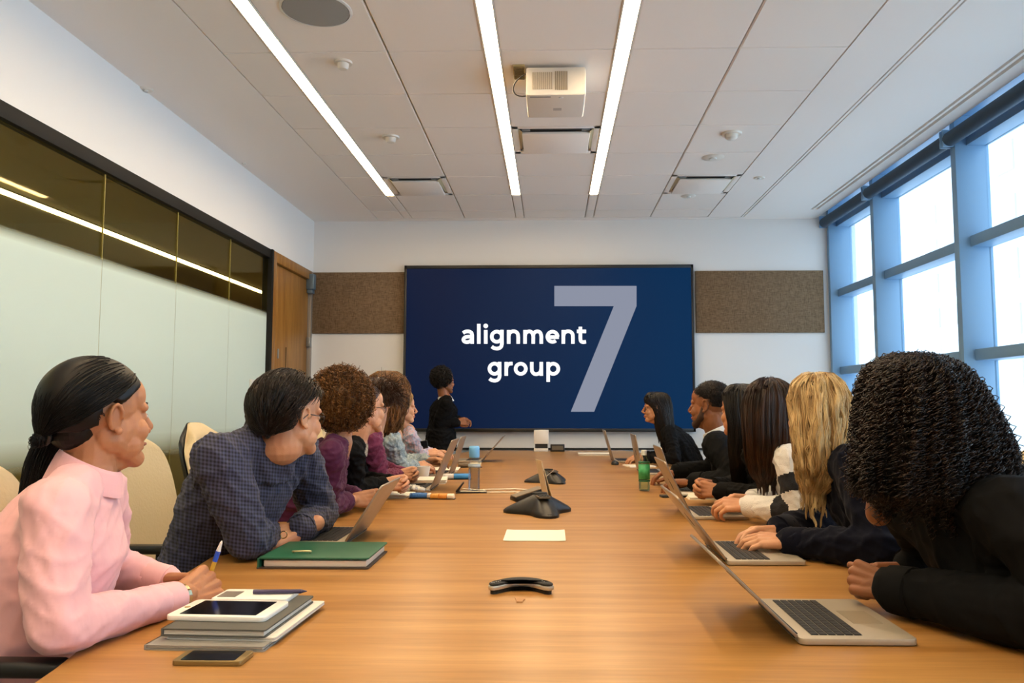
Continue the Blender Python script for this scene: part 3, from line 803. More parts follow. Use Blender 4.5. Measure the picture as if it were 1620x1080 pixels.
# arched table microphone
mc = tag(empty('table_microphone', (-.075, 1.985, ZT)), 'black arched table microphone with a silver rim in the foreground', 'microphone')
M_mic = mat('mic_mesh', '#2d2a25', .55, bump=(900, .7)); M_rim = mat('mic_rim', '#cfc8b8', .3, metal=.7)
def arch(r_in, r_out, n=30):
    o, i_ = [], []
    for k in range(n + 1):
        t = k / n; x = -.066 + .132 * t
        y = .050 * (1 - (2 * t - 1) ** 2) - .012
        wd = .016 + .004 * math.cos((t - .5) * math.pi)
        dx = .132; dy = -.050 * 4 * (2 * t - 1); L_ = math.hypot(dx, dy); nxn, nyn = -dy / L_, dx / L_
        o.append((x + nxn * (wd + r_out), y + nyn * (wd + r_out))); i_.append((x - nxn * (wd + r_out), y - nyn * (wd + r_out)))
    a = .016 + r_out; e0, e1 = [], []
    for k in range(1, 8):
        th = math.pi * k / 8
        ex, ey = .066, -.012; ang = -1.05
        e1.append((ex + a * math.cos(math.pi / 2 - th + ang * .35) * .9, ey + a * math.sin(math.pi / 2 - th + ang * .35)))
        e0.append((-ex + a * math.cos(-math.pi / 2 - th - ang * .35) * .9, ey + a * math.sin(-math.pi / 2 - th - ang * .35)))
    return o + e1 + i_[::-1] + e0
MB().prism(arch(0, .0), .010, .020).build('rim_band', M_rim, mc, bevel=.002, smooth='auto')
MB().prism(arch(0, -.002), .0205, .026).build('mesh_top', M_mic, mc, bevel=.003, smooth='auto')
MB().prism(arch(0, -.006), .0, .010).build('base', M_mic, mc)
for sx, s2 in ((-1, 5), (1, 2)):
    for k in range(s2): MB().lathe([(0, .026), (.0018, .026), (.0014, .0272), (0, .0274)], (sx * (.052 + .006 * k * .8), .008 - .005 * k - (k % 2) * .004, 0), 8).build('indicator', M_rim, mc)
tg = tag(empty('cable_tag', (-.076, 1.905, ZT)), 'small tan paper tag stuck on the table below the arched microphone', 'tag')
MB().prism([(-.012, .022), (.012, .019), (.013, .004), (.009, -.006), (.008, -.022), (-.006, -.022), (-.008, -.002)], 0, .003).build('tag_paper', mat('tag_tan', '#b98b5c', .7), tg)

# star-shaped conference phones
M_conf = mat('conference_black', '#1b1711', .38, spec=.45); M_conf2 = mat('conference_edge', '#5d5445', .4)
def conf_phone(x, y, s, rot, label):
    t = tag(empty('conference_phone', (x, y, ZT), rot), label, 'phone', 'star-shaped conference phones')
    n = 48; rings = []
    prof = [(1.0, 0), (1.0, .010), (.93, .022), (.70, .046), (.42, .068), (.25, .077), (.0, .078)]
    vs = []; fs = []
    for (k, z) in prof:
        for i in range(n):
            a = 2 * math.pi * i / n; lobes = (.5 + .5 * math.cos(3 * (a - math.pi / 2 - math.pi))) ** 1.6
            r = (.075 + .085 * lobes * (k if k > .3 else .3)) * k
            vs.append((r * math.cos(a) * s, r * math.sin(a) * s, z * s))
    for j in range(len(prof) - 1):
        for i in range(n): fs.append((j * n + i, j * n + (i + 1) % n, (j + 1) * n + (i + 1) % n, (j + 1) * n + i))
    fs.append(tuple(range(n))[::-1])
    MB().add(vs, fs).build('body', M_conf, t, smooth='auto')
    MB().prism([(q[0] * s, q[1] * s) for q in rrect(.05, .07, .006, 3, 0, -.035)], .066 * s, .074 * s).build('keypad_panel', M_conf2, t, bevel=.001)
    for r in range(4):
        for c in range(3): MB().box((-.018 + .014 * c) * s, (-.008 + .014 * c) * s, (-.062 + .012 * r) * s, (-.054 + .012 * r) * s, .074 * s, .077 * s).build('key', M_key, t)
    MB().lathe([(.032 * s, .068 * s), (.03 * s, .082 * s), (0, .084 * s)], (0, .02 * s, 0), 24).build('speaker_dome', mat('speaker_dark', '#12100c', .6, bump=(800, .5)), t, smooth='auto')
    for i in range(3):
        a = -math.pi / 2 + math.pi + math.pi * 2 * i / 3 + math.pi
        MB().ell((.125 * s * math.cos(a), .125 * s * math.sin(a), .012 * s), (.03 * s, .022 * s, .011 * s), Matrix.Rotation(a, 3, 'Z')).build('microphone_tip', M_conf, t, smooth=True)
    return t
conf_phone(-.045, 3.40, 1.05, .25, 'black star-shaped conference phone in the middle of the table, nearer one')
conf_phone(-.01, 4.75, .95, .5, 'black star-shaped conference phone farther off, behind the folded card')
hs = tag(empty('desk_device', (-.12, 3.86, ZT), .35), 'black slanted desk device with a pale lid behind the nearer conference phone', 'device')
MB().prism([(-.07, 0), (.07, 0), (.07, .055), (-.07, .018)], -.045, .045, Matrix(((1, 0, 0, 0), (0, 0, 1, 0), (0, 1, 0, 0), (0, 0, 0, 1)))).build('body', M_conf, hs, bevel=.003)
MB().prism([(-.068, .02), (.07, .058), (.07, .062), (-.068, .024)], -.043, .043, Matrix(((1, 0, 0, 0), (0, 0, 1, 0), (0, 1, 0, 0), (0, 0, 0, 1)))).build('pale_lid', mat('pale_brown', '#8f8068', .35), hs)
# folded card seen edge-on
fc = tag(empty('tent_card', (.0, 3.72, ZT), .24), 'tall folded cream card standing on edge behind the conference phone', 'card')
for s, nm in ((-1, 'front_leaf'), (1, 'back_leaf')):
    M = Matrix.Translation((-.062, 0, .205)) @ Matrix.Rotation(-.25 - .05 * s, 4, 'Y')
    MB().box(-.0012, .0012, -.06, .06, -.205, 0, M).build(nm, mat('card_cream', '#d8c7a6', .6), fc)
wr_ = tag(MB().tube([(-.04, 3.78, ZT + .11), (.02, 4.1, ZT + .13), (.0, 4.6, ZT + .08)], .0015, 6).build('thin_wire', mat('wire_tan', '#a48f70', .5)), 'thin pale wire running from the folded card to the far conference phone', 'wire')

# bottles
M_bglass = clear_glass('bottle_clear', (.95, .97, .98, 1), .35)
def bottle(x, y, h, r, label, capm, body=None, grp=None):
    t = tag(empty('bottle', (x, y, ZT)), label, 'bottle')
    pr = [(0, 0), (r * .9, 0), (r, .01), (r * .98, h * .3), (r * .94, h * .33), (r * .98, h * .36), (r, h * .62), (r * .85, h * .72), (r * .45, h * .86), (r * .42, h * .9), (0, h * .9)]
    MB().lathe(pr, n=24).build('bottle_body', body or M_bglass, t, smooth=True)
    MB().lathe([(0, .004), (r * .85, .004), (r * .93, .012), (r * .92, h * .55), (0, h * .55)], n=24).build('water', clear_glass('water_' + label[:4], (.86, .87, .90, 1) if body is None else (.86, .96, .90, 1), .4), t, smooth='auto')
    MB().lathe([(0, h * .88), (r * .5, h * .88), (r * .5, h), (r * .4, h * 1.01), (0, h * 1.01)], n=20).build('cap', capm, t, smooth='auto')
    return t
b1 = bottle(-.415, 4.28, .235, .032, 'clear water bottle with a light blue cap left of the conference phones', mat('cap_blue', '#5aa0d8', .4))
MB().lathe([(.0328, .125), (.0328, .140)], n=24).build('label_band', mat('label_pale', '#a7b4bb', .5), b1, smooth=True)
MB().lathe([(.0, .176), (.0265, .176), (.0285, .182), (.0285, .228), (.025, .238), (0, .238)], n=24).build('blue_cap_sleeve', mat('label_blue', '#6fb2e6', .4), b1, smooth=True)
b2 = bottle(.498, 4.30, .215, .030, 'clear bottle with a green label on the right side of the table', mat('cap_white', '#d8ddd4', .4), clear_glass('bottle_green_tint', (.90, .97, .92, 1), .5))
MB().lathe([(.0308, .062), (.0308, .142)], n=24).build('green_label', mat('label_green', '#1f8a4c', .4, var=(30, '#4fb878')), b2, smooth=True)
for k, z in enumerate((.05, .148)):
    MB().lathe([(.0309, z), (.0309, z + .007)], n=24).build('label_edge', mat('label_dark_green', '#0f5f32', .4), b2, smooth=True)
dk = tag(empty('phone_dock', (-.420, 4.20, ZT), .1), 'dark tilted phone dock with a silver rim under the blue-capped bottle', 'phone dock')
MB().prism([(-.085, .0), (.08, .0), (.08, .006), (-.07, .008)], -.05, .03, Matrix(((1, 0, 0, 0), (0, 0, 1, 0), (0, 1, 0, 0), (0, 0, 0, 1)))).build('base_plate', M_conf, dk, bevel=.002)
MB().prism([(-.085, .006), (-.045, .055), (-.038, .055), (-.070, .008)], -.045, .03, Matrix(((1, 0, 0, 0), (0, 0, 1, 0), (0, 1, 0, 0), (0, 0, 0, 1)))).build('back_rest', M_conf, dk, bevel=.002)
MB().tube([(-.06, -.048, .012), (.07, -.048, .010), (.078, .0, .010), (-.05, .0, .02)], .0022, 6).build('rim', M_rim, dk)
# white cables/ruler strip
for k, (ya, yb, lb) in enumerate(((4.30, 4.33, 'upper'), (4.16, 4.18, 'lower'))):
    o = MB().tube([(-.37, ya, ZT + .004), (-.3, ya + .01, ZT + .004), (-.2, yb, ZT + .004), (-.13, yb - .03, ZT + .004)], .0042, 8).build('white_cable', mat('cable_cream', '#eadfc8', .5), smooth=True)
    tag(o, lb + ' of two white cables running from the bottle to the conference phone', 'cable')

# markers and clutter on the left
def rollthing(name, x, y, rot, label, cols_, L_=.14, r=.018, cat='case'):
    t = tag(empty(name, (x, y, ZT), rot), label, cat)
    n = len(cols_); a = -L_ / 2
    for k, (c, fr) in enumerate(cols_):
        b = a + L_ * fr
        M = Matrix(((0, 0, 1, 0), (1.35, 0, 0, 0), (0, .8, 0, r * .82), (0, 0, 0, 1)))
        rr = r * (1 - .12 * abs((a + b) / L_)); q = rrect(2 * rr, 2 * rr, rr * .7, 4)
        MB().prism(q, a, b - .0015, M).build('segment', mat('seg_' + c, '#' + c, .45, bump=(120, .3)), t, bevel=.003, smooth='auto'); a = b
    MB().box(-L_ / 2 - .004, L_ / 2 + .004, -r * 1.3, r * 1.3, 0, .004).build('sole', M_conf, t, bevel=.001)
    return t
rollthing('spectacle_case', -.645, 3.93, .02, 'blue case with a white lower edge beside the purple sleeve', [('2c6098', .12), ('2a66a8', .7), ('d8d4c8', .18)], .105, .017)
rollthing('spectacle_case', -.532, 3.90, -.03, 'orange case with a white end right of the blue one', [('d99a3c', .34), ('dd8f35', .36), ('e8dcc4', .3)], .118, .017)
rollthing('spectacle_case', -.585, 4.93, .05, 'blue and white case behind the brownish laptop lid', [('cfc8c0', .4), ('2f86c8', .6)], .17, .022)
rollthing('pencil_pouch', -.60, 5.86, .1, 'brown and cream pouch behind the blue and white case', [('6a5a44', .5), ('d8c8a6', .5)], .17, .022, 'pouch')
M_cup = mat('cup_white', '#e2dccf', .4)
def cup(x, y, h, r, label):
    t = tag(empty('cup', (x, y, ZT)), label, 'cup')
    MB().lathe([(0, 0), (r * .7, 0), (r, h), (r * .93, h), (r * .66, .004), (0, .004)], n=24).build('cup_body', M_cup, t, smooth='auto')
    MB().lathe([(0, h * .8), (r * .88, h * .8), (r * .88, h * .81), (0, h * .81)], n=20).build('drink', mat('drink_brown', '#4a2f1c', .2), t)
cup(-.80, 4.98, .075, .042, 'white paper cup between the magenta sleeve and the laptops')
def papers(x, y, w, d, rot, n, label, colr='paper_white', name='paper_stack'):
    t = tag(empty(name, (x, y, ZT), rot), label, 'papers')
    for k in range(n):
        MB().prism(rrect(w, d, .002, 1), k * .004, k * .004 + .003).build('sheet', MATS[colr], t, loc=(.004 * ((k * 7) % 3 - 1), .005 * ((k * 5) % 3 - 1), 0))
    return t
papers(-.735, 4.74, .22, .24, .1, 6, 'stack of papers left of the brownish laptop lid')
papers(-.80, 4.02, .20, .16, -.15, 4, 'crumpled white papers just beyond the hands in the purple sleeves')
papers(-.76, 5.62, .21, .28, .05, 3, 'white papers in front of the person in the denim jacket')
papers(.40, 7.35, .30, .26, .0, 4, 'white papers at the far end of the table left of the far right laptop')
papers(.84, 6.55, .20, .26, .05, 7, 'thick pile of cream papers behind the farthest right laptop')
papers(.66, 6.0, .2, .2, .2, 2, 'loose white papers in front of the woman with black hair and glasses')
papers(.80, 4.02, .26, .24, .0, 3, 'white papers beside the clasped hands on the right')
bk = tag(empty('mobile_phone', (.62, 4.02, ZT), .1), 'dark mobile phone with a pale case just below the green bottle', 'phone')
MB().prism(rrect(.15, .075, .01, 3), 0, .009).build('case', M_conf, bk, bevel=.002); MB().prism(rrect(.10, .06, .01, 3, .01), .009, .02).build('pale_top', M_cup, bk, bevel=.003)
for (x, y, lb) in ((.60, 5.10, 'white computer mouse beside the laptop behind the green bottle'), (.49, 6.15, 'dark computer mouse left of the farthest right laptop'), (.80, 3.68, 'white computer mouse beyond the striped sleeve')):
    t = tag(empty('computer_mouse', (x + (.12 if y < 6 and y > 5 else 0), y, ZT)), lb, 'mouse')
    mm = M_key if 'dark' in lb else M_cup
    MB().ell((0, 0, .008), (.03, .052, .024)).build('shell', mm, t, smooth=True)
    MB().tube([(0, .02, .03), (0, .034, .026)], .003, 8).build('wheel', M_conf2, t)
# stationery beyond the purple sleeve
st_ = tag(empty('tissue_box', (-.715, 4.16, ZT), .3), 'silver and white crumpled packet beside the blue case', 'packet')
pk = MB()
for k in range(7):
    a = k * .9; pk.ell((.03 * math.cos(a), .022 * math.sin(a), .015 + .006 * (k % 3)), (.034, .02, .015), Matrix.Rotation(a * 1.7, 3, 'Z') @ Matrix.Rotation(.4, 3, 'X'), 10, 6)
pkm = remesh(pk, .004, 1); wrinkle(pkm, .0015, 160, 3); o = put(pkm, 'packet', mat('foil', '#b9b6ae', .3, metal=.5)); o.parent = st_
for i_, (xx, yy, rr, lb, mn) in enumerate(((-.735, 4.30, .7, 'thin black pen lying between the papers near the brownish laptop', 'key_black'), (-.80, 5.35, -.5, 'black pen held near the papers of the denim jacket', 'key_black'))):
    q = tag(empty('pen', (xx, yy, ZT + .031 if i_ == 0 else ZT + .017), rr), lb, 'pen'); MB().tube([(-.06, 0, 0), (.06, 0, 0), (.068, 0, 0)], [.0045, .0045, .001], 8).build('barrel', MATS[mn], q)

# things at the far wall
wb = tag(empty('wall_device', (0, 8.12, ZT)), 'small white box on a white foot under the screen at the table end', 'box')
A = at(845, 701, 7.9); B = at(868, 680, 7.9)
buildw(MB().box(A.x, B.x, 7.84, 7.98, ZT + (B.z - ZT) * .36, B.z), 'housing', M_white, wb, bevel=.004)
buildw(MB().box(A.x + .01, B.x - .01, 7.86, 7.96, ZT + .03, ZT + (B.z - ZT) * .36), 'neck', M_key, wb)
buildw(MB().box(A.x, B.x - .005, 7.84, 7.98, ZT, ZT + .03), 'foot', M_white, wb, bevel=.004)
A = at(871, 711, 7.85); B = at(893, 700, 7.85)
bb = tag(empty('control_box', ((A.x + B.x) / 2, 7.87, ZT)), 'small black control box beside the white device under the screen', 'box')
MB().box(-.07, .07, -.04, .04, 0, .07).build('housing', M_black, bb, bevel=.005)
MB().box(-.055, .055, -.043, -.04, .015, .055).build('front_panel', M_conf2, bb)

# ================================================================== CHAIRS
M_leather = mat('cream_leather', '#c9b790', .5, spec=.4, bump=(90, .15), sheen=.1)
M_shell = mat('chair_shell_black', '#13120f', .4)
def chair_proto(arm=.645):
    """faces +x, origin on the floor under the seat centre"""
    t = empty('conference_chair')
    def sheet(off, thick, x_off, wscale):
        vs = []; fs = []; nu, nv = 25, 34
        for layer in (0, 1):
            for j in range(nv):
                v = j / (nv - 1); z = .44 + .68 * v
                hw = (.235 + .02 * math.sin(v * math.pi)) * wscale
                if v > .70: hw *= (1 - ((v - .70) / .30) ** 3.2 * .42)
                if v < .1: hw *= .93
                xb = -.24 - .13 * v + .06 * math.sin(v * math.pi * .9) * .6
                for i in range(nu):
                    u = 2 * i / (nu - 1) - 1
                    zz = z - .075 * abs(u) ** 3.5 * max(0, (v - .6) / .4) ** 2
                    bow = .045 * u * u
                    edge = min(1, (1 - abs(u)) * 5 + .15) * min(1, (1 - v) * 12 + .15)
                    vs.append((xb + bow + x_off + (layer * thick * edge), u * hw, zz))
        K = nu * nv
        for j in range(nv - 1):
            for i in range(nu - 1):
                a = j * nu + i; fs.append((a, a + 1, a + nu + 1, a + nu)); fs.append((K + a, K + a + nu, K + a + nu + 1, K + a + 1))
        bd = [i for i in range(nu)] + [j * nu + nu - 1 for j in range(1, nv)] + [(nv - 1) * nu + i for i in range(nu - 2, -1, -1)] + [j * nu for j in range(nv - 2, 0, -1)]
        for a, b in zip(bd, bd[1:] + bd[:1]): fs.append((a, b, K + b, K + a))
        return MB().add(vs, fs)
    sheet(0, .045, .012, 1.0).build('backrest_cushion', M_leather, t, smooth='auto')
    sheet(0, -.022, .008, 1.035).build('backrest_shell', M_shell, t, smooth='auto')
    MB().prism(rrect(.48, .50, .10, 6), .40, .48).build('seat', M_leather, t, bevel=.025, seg=3)
    MB().prism(rrect(.46, .48, .10, 6), .375, .40).build('seat_pan', M_shell, t, bevel=.006)
    for s in (-1, 1):
        MB().box(-.17, .16, s * .252 - .024, s * .252 + .024, arm - .03, arm).build('armrest', M_shell, t, bevel=.011, seg=3)
        MB().tube([(-.02, s * .20, .39), (-.02, s * .262, .42), (-.02, s * .252, arm - .02)], .016, 10).build('arm_post', M_shell, t, smooth=True)
    MB().tube([(0, 0, .07), (0, 0, .38)], .028, 14).build('gas_lift', M_alu, t, smooth='auto')
    for k in range(5):
        a = math.radians(72 * k + 18)
        MB().cone((0, 0, .10), (.29 * math.cos(a), .29 * math.sin(a), .075), .03, .016, 8).build('base_arm', M_shell, t, smooth='auto')
        MB().ell((.29 * math.cos(a), .29 * math.sin(a), .031), (.031, .02, .031), Matrix.Rotation(a, 3, 'Z'), 12, 8).build('caster', M_shell, t, smooth=True)
    return t
CH = []
_first = chair_proto()
def chair(x, y, rz, label):
    t = chair_proto(.735) if len(CH) < 2 else (_first if len(CH) == 2 else copy_tree(_first))
    t.location = (x, y, 0); t.rotation_euler = (0, 0, rz)
    tag(t, label, 'chair', 'cream conference chairs round the table'); CH.append(t)
LEFT_CHAIRS = [(-1.05, 1.72, 'cream chair at the left edge under the woman in the pink shirt'), (-1.28, 2.90, 'cream chair with rounded top between the pink shirt and the dark checked shirt'),
    (-1.28, 3.56, 'cream chair whose rounded corner shows behind the back of the dark checked shirt'), (-1.24, 4.14, 'cream chair hidden behind the woman in the black jacket and glasses'),
    (-1.22, 4.66, 'cream chair hidden behind the person in the magenta shirt'), (-1.22, 5.24, 'cream chair hidden behind the person in the denim jacket'), (-1.2, 5.82, 'cream chair hidden behind the small blonde person')]
for x, y, l in LEFT_CHAIRS: chair(x, y, 0, l)
for x, y, l in ((1.13, 1.62, 'cream chair under the woman with big black curls at the right edge'), (1.15, 2.30, 'cream chair hidden behind the blonde woman'),
        (1.15, 3.02, 'cream chair hidden behind the woman in the striped sweater'), (1.15, 3.66, 'cream chair hidden behind the black-haired woman on the right'),
        (1.15, 4.34, 'cream chair hidden behind the man in the black suit'), (1.12, 6.2, 'cream chair hidden behind the woman with black hair and glasses')): chair(x, y, math.pi, l)
# ================================================================== PEOPLE
def V3(*a): return Vector(a)
def frame(fwd, up=(0, 0, 1), roll=0.0, pitch=0.0):
    """3x3 matrix: columns right, forward, up"""
    f = Vector((fwd[0], fwd[1], fwd[2] if len(fwd) > 2 else 0)).normalized(); u = Vector(up); r = f.cross(u).normalized(); u = r.cross(f).normalized()
    M = Matrix((r, f, u)).transposed()
    return M @ Matrix.Rotation(pitch, 3, 'X') @ Matrix.Rotation(roll, 3, 'Y')

def head_parts(C, R, s, mb, neck, fem=True, ears=True):
    def L(x, y, z): return C + R @ (Vector((x, y, z)) * s)
    mb.ell(L(0, -.018, .030), (.074 * s, .094 * s, .086 * s), R, 24, 14)
    mb.ell(L(0, .026, -.022), (.060 * s, .063 * s, .086 * s), R, 20, 12)
    mb.ell(L(0, .034, -.055), (.052 * s, .050 * s, .046 * s), R, 18, 10)
    mb.cap(L(0, .048, -.088), L(0, -.005, -.098), .026 * s, .036 * s, 12)
    mb.ell(L(0, .050, .045), (.056 * s, .040 * s, .050 * s), R, 18, 10)
    for q in (-1, 1):
        mb.cap(L(q * .047, .000, -.048), L(q * .017, .066, -.091), .022 * s, .021 * s, 12)
        mb.ell(L(q * .036, .060, -.030), (.024 * s, .024 * s, .028 * s), R, 12, 8)
        mb.cap(L(q * .014, .086, .022), L(q * .044, .070, .020), .0095 * s, .010 * s, 8)
        mb.ell(L(q * .012, .098, -.033), (.0075 * s, .010 * s, .0075 * s), R, 8, 6)
        mb.ell(L(q * .031, .073, .001), (.0135 * s, .0115 * s, .0105 * s), R, 10, 7)
        mb.cap(L(q * .018, .084, -.060), L(0, .091, -.058), .0055 * s, .007 * s, 8)
        mb.cap(L(q * .016, .083, -.069), L(0, .088, -.070), .0055 * s, .008 * s, 8)
        mb.ell(L(q * .051, .000, -.030), (.016 * s, .040 * s, .044 * s), R, 12, 8)
        mb.ell(L(q * .032, .034, -.058), (.028 * s, .042 * s, .034 * s), R, 12, 8)
        if ears:
            pts = []
            for k in range(9):
                a = math.radians(-65 + 250 * k / 8)
                pts.append(L(q * (.079 + .006 * math.sin(a * .6 + .4)), -.012 - .013 * math.cos(a) * 1.0 - .003, .003 + .027 * math.sin(a)))
            mb.chain(pts, [.0042 * s] * 9, 6)
            mb.ell(L(q * .0745, -.014, .003), (.0065 * s, .019 * s, .029 * s), R, 12, 8)
            mb.ell(L(q * .077, -.006, -.027), (.006 * s, .009 * s, .009 * s), R, 8, 6)
    mb.ell(L(0, .076, -.094), (.018 * s, .015 * s, .015 * s), R, 10, 8)
    mb.cap(L(0, .088, .014), L(0, .110, -.024), .0075 * s, .0105 * s, 10)
    mb.cap(L(0, .104, -.032), L(0, .086, -.044), .009 * s, .006 * s, 8)
    mb.ell(L(0, -.042, -.036), (.046 * s, .042 * s, .046 * s), R, 16, 10)
    rn = (.052 if fem else .059) * s
    mb.chain([L(0, -.020, -.045), L(0, -.022, -.085), neck], [rn * 1.0, rn * .97, rn * 1.05], 16)

def hand_mb(mb, W, d, n, side, s=1.0, curl=(.25, .35, .3), thumb=(.5, .35), spread=.06, flat=1.0):
    """hand at wrist W; d along the fingers, n out of the back of the hand; side +1: thumb on d x n side"""
    d = Vector(d).normalized(); n = Vector(n); n = (n - d * n.dot(d)).normalized(); t = d.cross(n) * side
    def L(x, y, z): return W + (t * x + d * y + n * z) * s
    mb.cap(W - d * .05 * s, L(0, .012, 0), .024 * s, .024 * s, 12)
    K = [(.030, .088), (.010, .094), (-.011, .090), (-.030, .080)]; ln = [.042, .047, .043, .034]
    for (x, y) in K: mb.cap(L(x * .55, .012, 0), L(x, y, 0), .0165 * s, .0125 * s, 10)
    mb.cap(L(.012, .03, -.004), L(-.012, .06, -.003), .019 * s, .018 * s, 10)
    for i, (x, y) in enumerate(K):
        p = Vector((x, y, 0)); a = 0; sp = (i - 1.5) * -spread; l = ln[i]; r = [.0102, .0095, .0086, .0074][0:4]
        pts = [p]
        for j in range(3):
            a += curl[j] * (1 + .10 * i)
            ll = l * (1, .62, .48)[j]
            dirv = Vector((math.sin(sp) * math.cos(a), math.cos(sp) * math.cos(a), -math.sin(a)))
            p = p + dirv * ll; pts.append(p)
        k = .9 if i == 3 else 1
        mb.chain([L(*q) for q in pts], [v * s * k for v in r], 9)
    a0, a1 = thumb
    p0 = Vector((.018, .022, -.006)); p1 = p0 + Vector((math.sin(a0) * .9, math.cos(a0) * .9, -.35)).normalized() * .040
    p2 = p1 + Vector((math.sin(a0 - a1), math.cos(a0 - a1), -.30)).normalized() * .034
    p3 = p2 + Vector((math.sin(a0 - 1.8 * a1), math.cos(a0 - 1.8 * a1), -.25)).normalized() * .026
    mb.chain([L(*q) for q in (p0, p1, p2, p3)], [.0165 * s, .0125 * s, .0108 * s, .009 * s], 9)

def tubes_np(P, r0, r1, sides=4, seed=0):
    """P (S,N,3) polylines -> vertices, faces of tapering tubes"""
    S, N, _ = P.shape
    T = np.zeros_like(P); T[:, 1:-1] = P[:, 2:] - P[:, :-2]; T[:, 0] = P[:, 1] - P[:, 0]; T[:, -1] = P[:, -1] - P[:, -2]
    T /= np.maximum(np.linalg.norm(T, axis=2, keepdims=True), 1e-9)
    ref = np.tile(np.array([.31, .52, .79]), (S, N, 1)); U = np.cross(T, ref); U /= np.maximum(np.linalg.norm(U, axis=2, keepdims=True), 1e-9)
    W = np.cross(T, U); rr = (r0 + (r1 - r0) * np.linspace(0, 1, N) ** 2)[None, :, None]
    vs = np.stack([P + rr * (U * math.cos(2 * math.pi * k / sides) + W * math.sin(2 * math.pi * k / sides)) for k in range(sides)], 2)
    V = vs.reshape(-1, 3)
    base = (np.arange(S)[:, None, None] * N + np.arange(N - 1)[None, :, None]) * sides; k = np.arange(sides)[None, None, :]; k2 = (k + 1) % sides
    F = np.stack([base + k, base + k2, base + sides + k2, base + sides + k], -1).reshape(-1)
    ls = np.full(len(F) // 4, 4, np.int32)
    return V.astype(np.float32), F.astype(np.int32), ls

def fib_dirs(n):
    i = np.arange(n) + .5; ph = np.arccos(1 - 2 * i / n); th = math.pi * (1 + 5 ** .5) * i
    return np.stack([np.cos(th) * np.sin(ph), np.sin(th) * np.sin(ph), np.cos(ph)], 1)

def hair_strands(C, R, s, n, length, layer=(.004, .02), steps=34, grav=.35, wave=(0, 30), curl=None, colliders=(), crown=(0, -.35, .94), seed=1,
                 hairline=(-.42, .02, .48), out=0.0, jitter=.08, toward=None, sidepart=0, lenvar=.15, swirl=0, earup=0):
    rs = np.random.RandomState(seed); R_ = np.array(R); C_ = np.array(C)
    D = fib_dirs(int(n * 1.7)); D += rs.randn(*D.shape) * .02; D /= np.linalg.norm(D, axis=1, keepdims=True)
    y = D[:, 1]; h = np.interp(y, [-1, -.25, .12, .55, .85, 1], [hairline[0], hairline[0] * .8, hairline[1], hairline[2] * .82, hairline[2], hairline[2] + .1])
    D = D[D[:, 2] > h]
    if len(D) > n: D = D[rs.permutation(len(D))[:n]]
    S = len(D); rad = np.array([.076, .096, .088]) * s; cen = np.array([0, -.018, .030]) * s
    lay = (layer[0] + (layer[1] - layer[0]) * rs.rand(S) ** .8) * s
    P = cen + D * (rad + .001)
    cr = np.array(crown); cr = cr / np.linalg.norm(cr)
    d = D - cr * (D @ cr)[:, None]; d += rs.randn(S, 3) * jitter
    nrm = D / rad; nrm /= np.linalg.norm(nrm, axis=1, keepdims=True)
    d -= nrm * (d * nrm).sum(1)[:, None]; d /= np.linalg.norm(d, axis=1, keepdims=True) + 1e-6
    d = d + nrm * out; d /= np.linalg.norm(d, axis=1, keepdims=True)
    L_ = length * s * (1 + lenvar * rs.randn(S)); st = (L_ / (steps - 1))[:, None]
    g = R_.T @ np.array([0, 0, -1.0])
    pts = [P.copy()]; tw = None if toward is None else np.array(toward) * s
    cl = [(R_.T @ (np.array(a) - C_), R_.T @ (np.array(b) - C_), r) for a, b, r in colliders]
    for k in range(steps - 1):
        if tw is not None:
            v = tw - P; v /= np.linalg.norm(v, axis=1, keepdims=True) + 1e-6; d = d * .5 + v * .5
        else:
            d = d * (1 - grav) + g * grav
        d += rs.randn(S, 3) * .02
        d /= np.linalg.norm(d, axis=1, keepdims=True); P = P + d * st
        rr = rad + lay[:, None] * min(1, (k + 1) / 4); q = (P - cen) / rr; m = np.linalg.norm(q, axis=1)
        ins = m < 1; P[ins] = (cen + q / np.maximum(m, 1e-6)[:, None] * rr)[ins]
        for a, b, r in cl:
            ab = b - a; t = np.clip(((P - a) @ ab) / (ab @ ab), 0, 1); c = a + t[:, None] * ab; v = P - c; dist = np.linalg.norm(v, axis=1)
            r2 = r + lay * .5; i2 = dist < r2; P[i2] = (c + v / np.maximum(dist, 1e-6)[:, None] * r2[:, None])[i2]
        pts.append(P.copy())
        d = pts[-1] - pts[-2]; d /= np.linalg.norm(d, axis=1, keepdims=True) + 1e-9
    Q = np.stack(pts, 1)
    W = C_ + Q @ R_.T
    guide = W.copy()
    t = np.linspace(0, 1, steps)[None, :]; ph = rs.rand(S, 1) * 6.28
    if wave[0]:
        a = wave[0] * s * np.minimum(1, t * 4); f = wave[1] * length
        ax = rs.randn(S, 3); ax[:, 2] *= .2; ax /= np.linalg.norm(ax, axis=1, keepdims=True)
        W = W + (a * np.sin(ph + f * t * (1 + .15 * rs.randn(S, 1))))[:, :, None] * ax[:, None, :]
    if curl:
        r, pitch, hi = curl
        tt = np.linspace(0, 1, hi); idx = tt * (steps - 1); i0 = np.minimum(idx.astype(int), steps - 2); fr = (idx - i0)[None, :, None]
        Wd = W[:, i0] * (1 - fr) + W[:, i0 + 1] * fr
        T = np.gradient(Wd, axis=1); T /= np.linalg.norm(T, axis=2, keepdims=True) + 1e-9
        U = np.cross(T, np.array([.3, .5, .8])); U /= np.linalg.norm(U, axis=2, keepdims=True) + 1e-9; B = np.cross(T, U)
        turns = L_[:, None] / pitch * 2 * math.pi; an = ph + turns * tt[None, :] * (1 + .1 * rs.randn(S, 1)); ra = r * np.minimum(1, tt * 6)[None, :] * (.7 + .6 * rs.rand(S, 1))
        W = Wd + (ra * np.cos(an))[:, :, None] * U + (ra * np.sin(an))[:, :, None] * B
    return W, guide

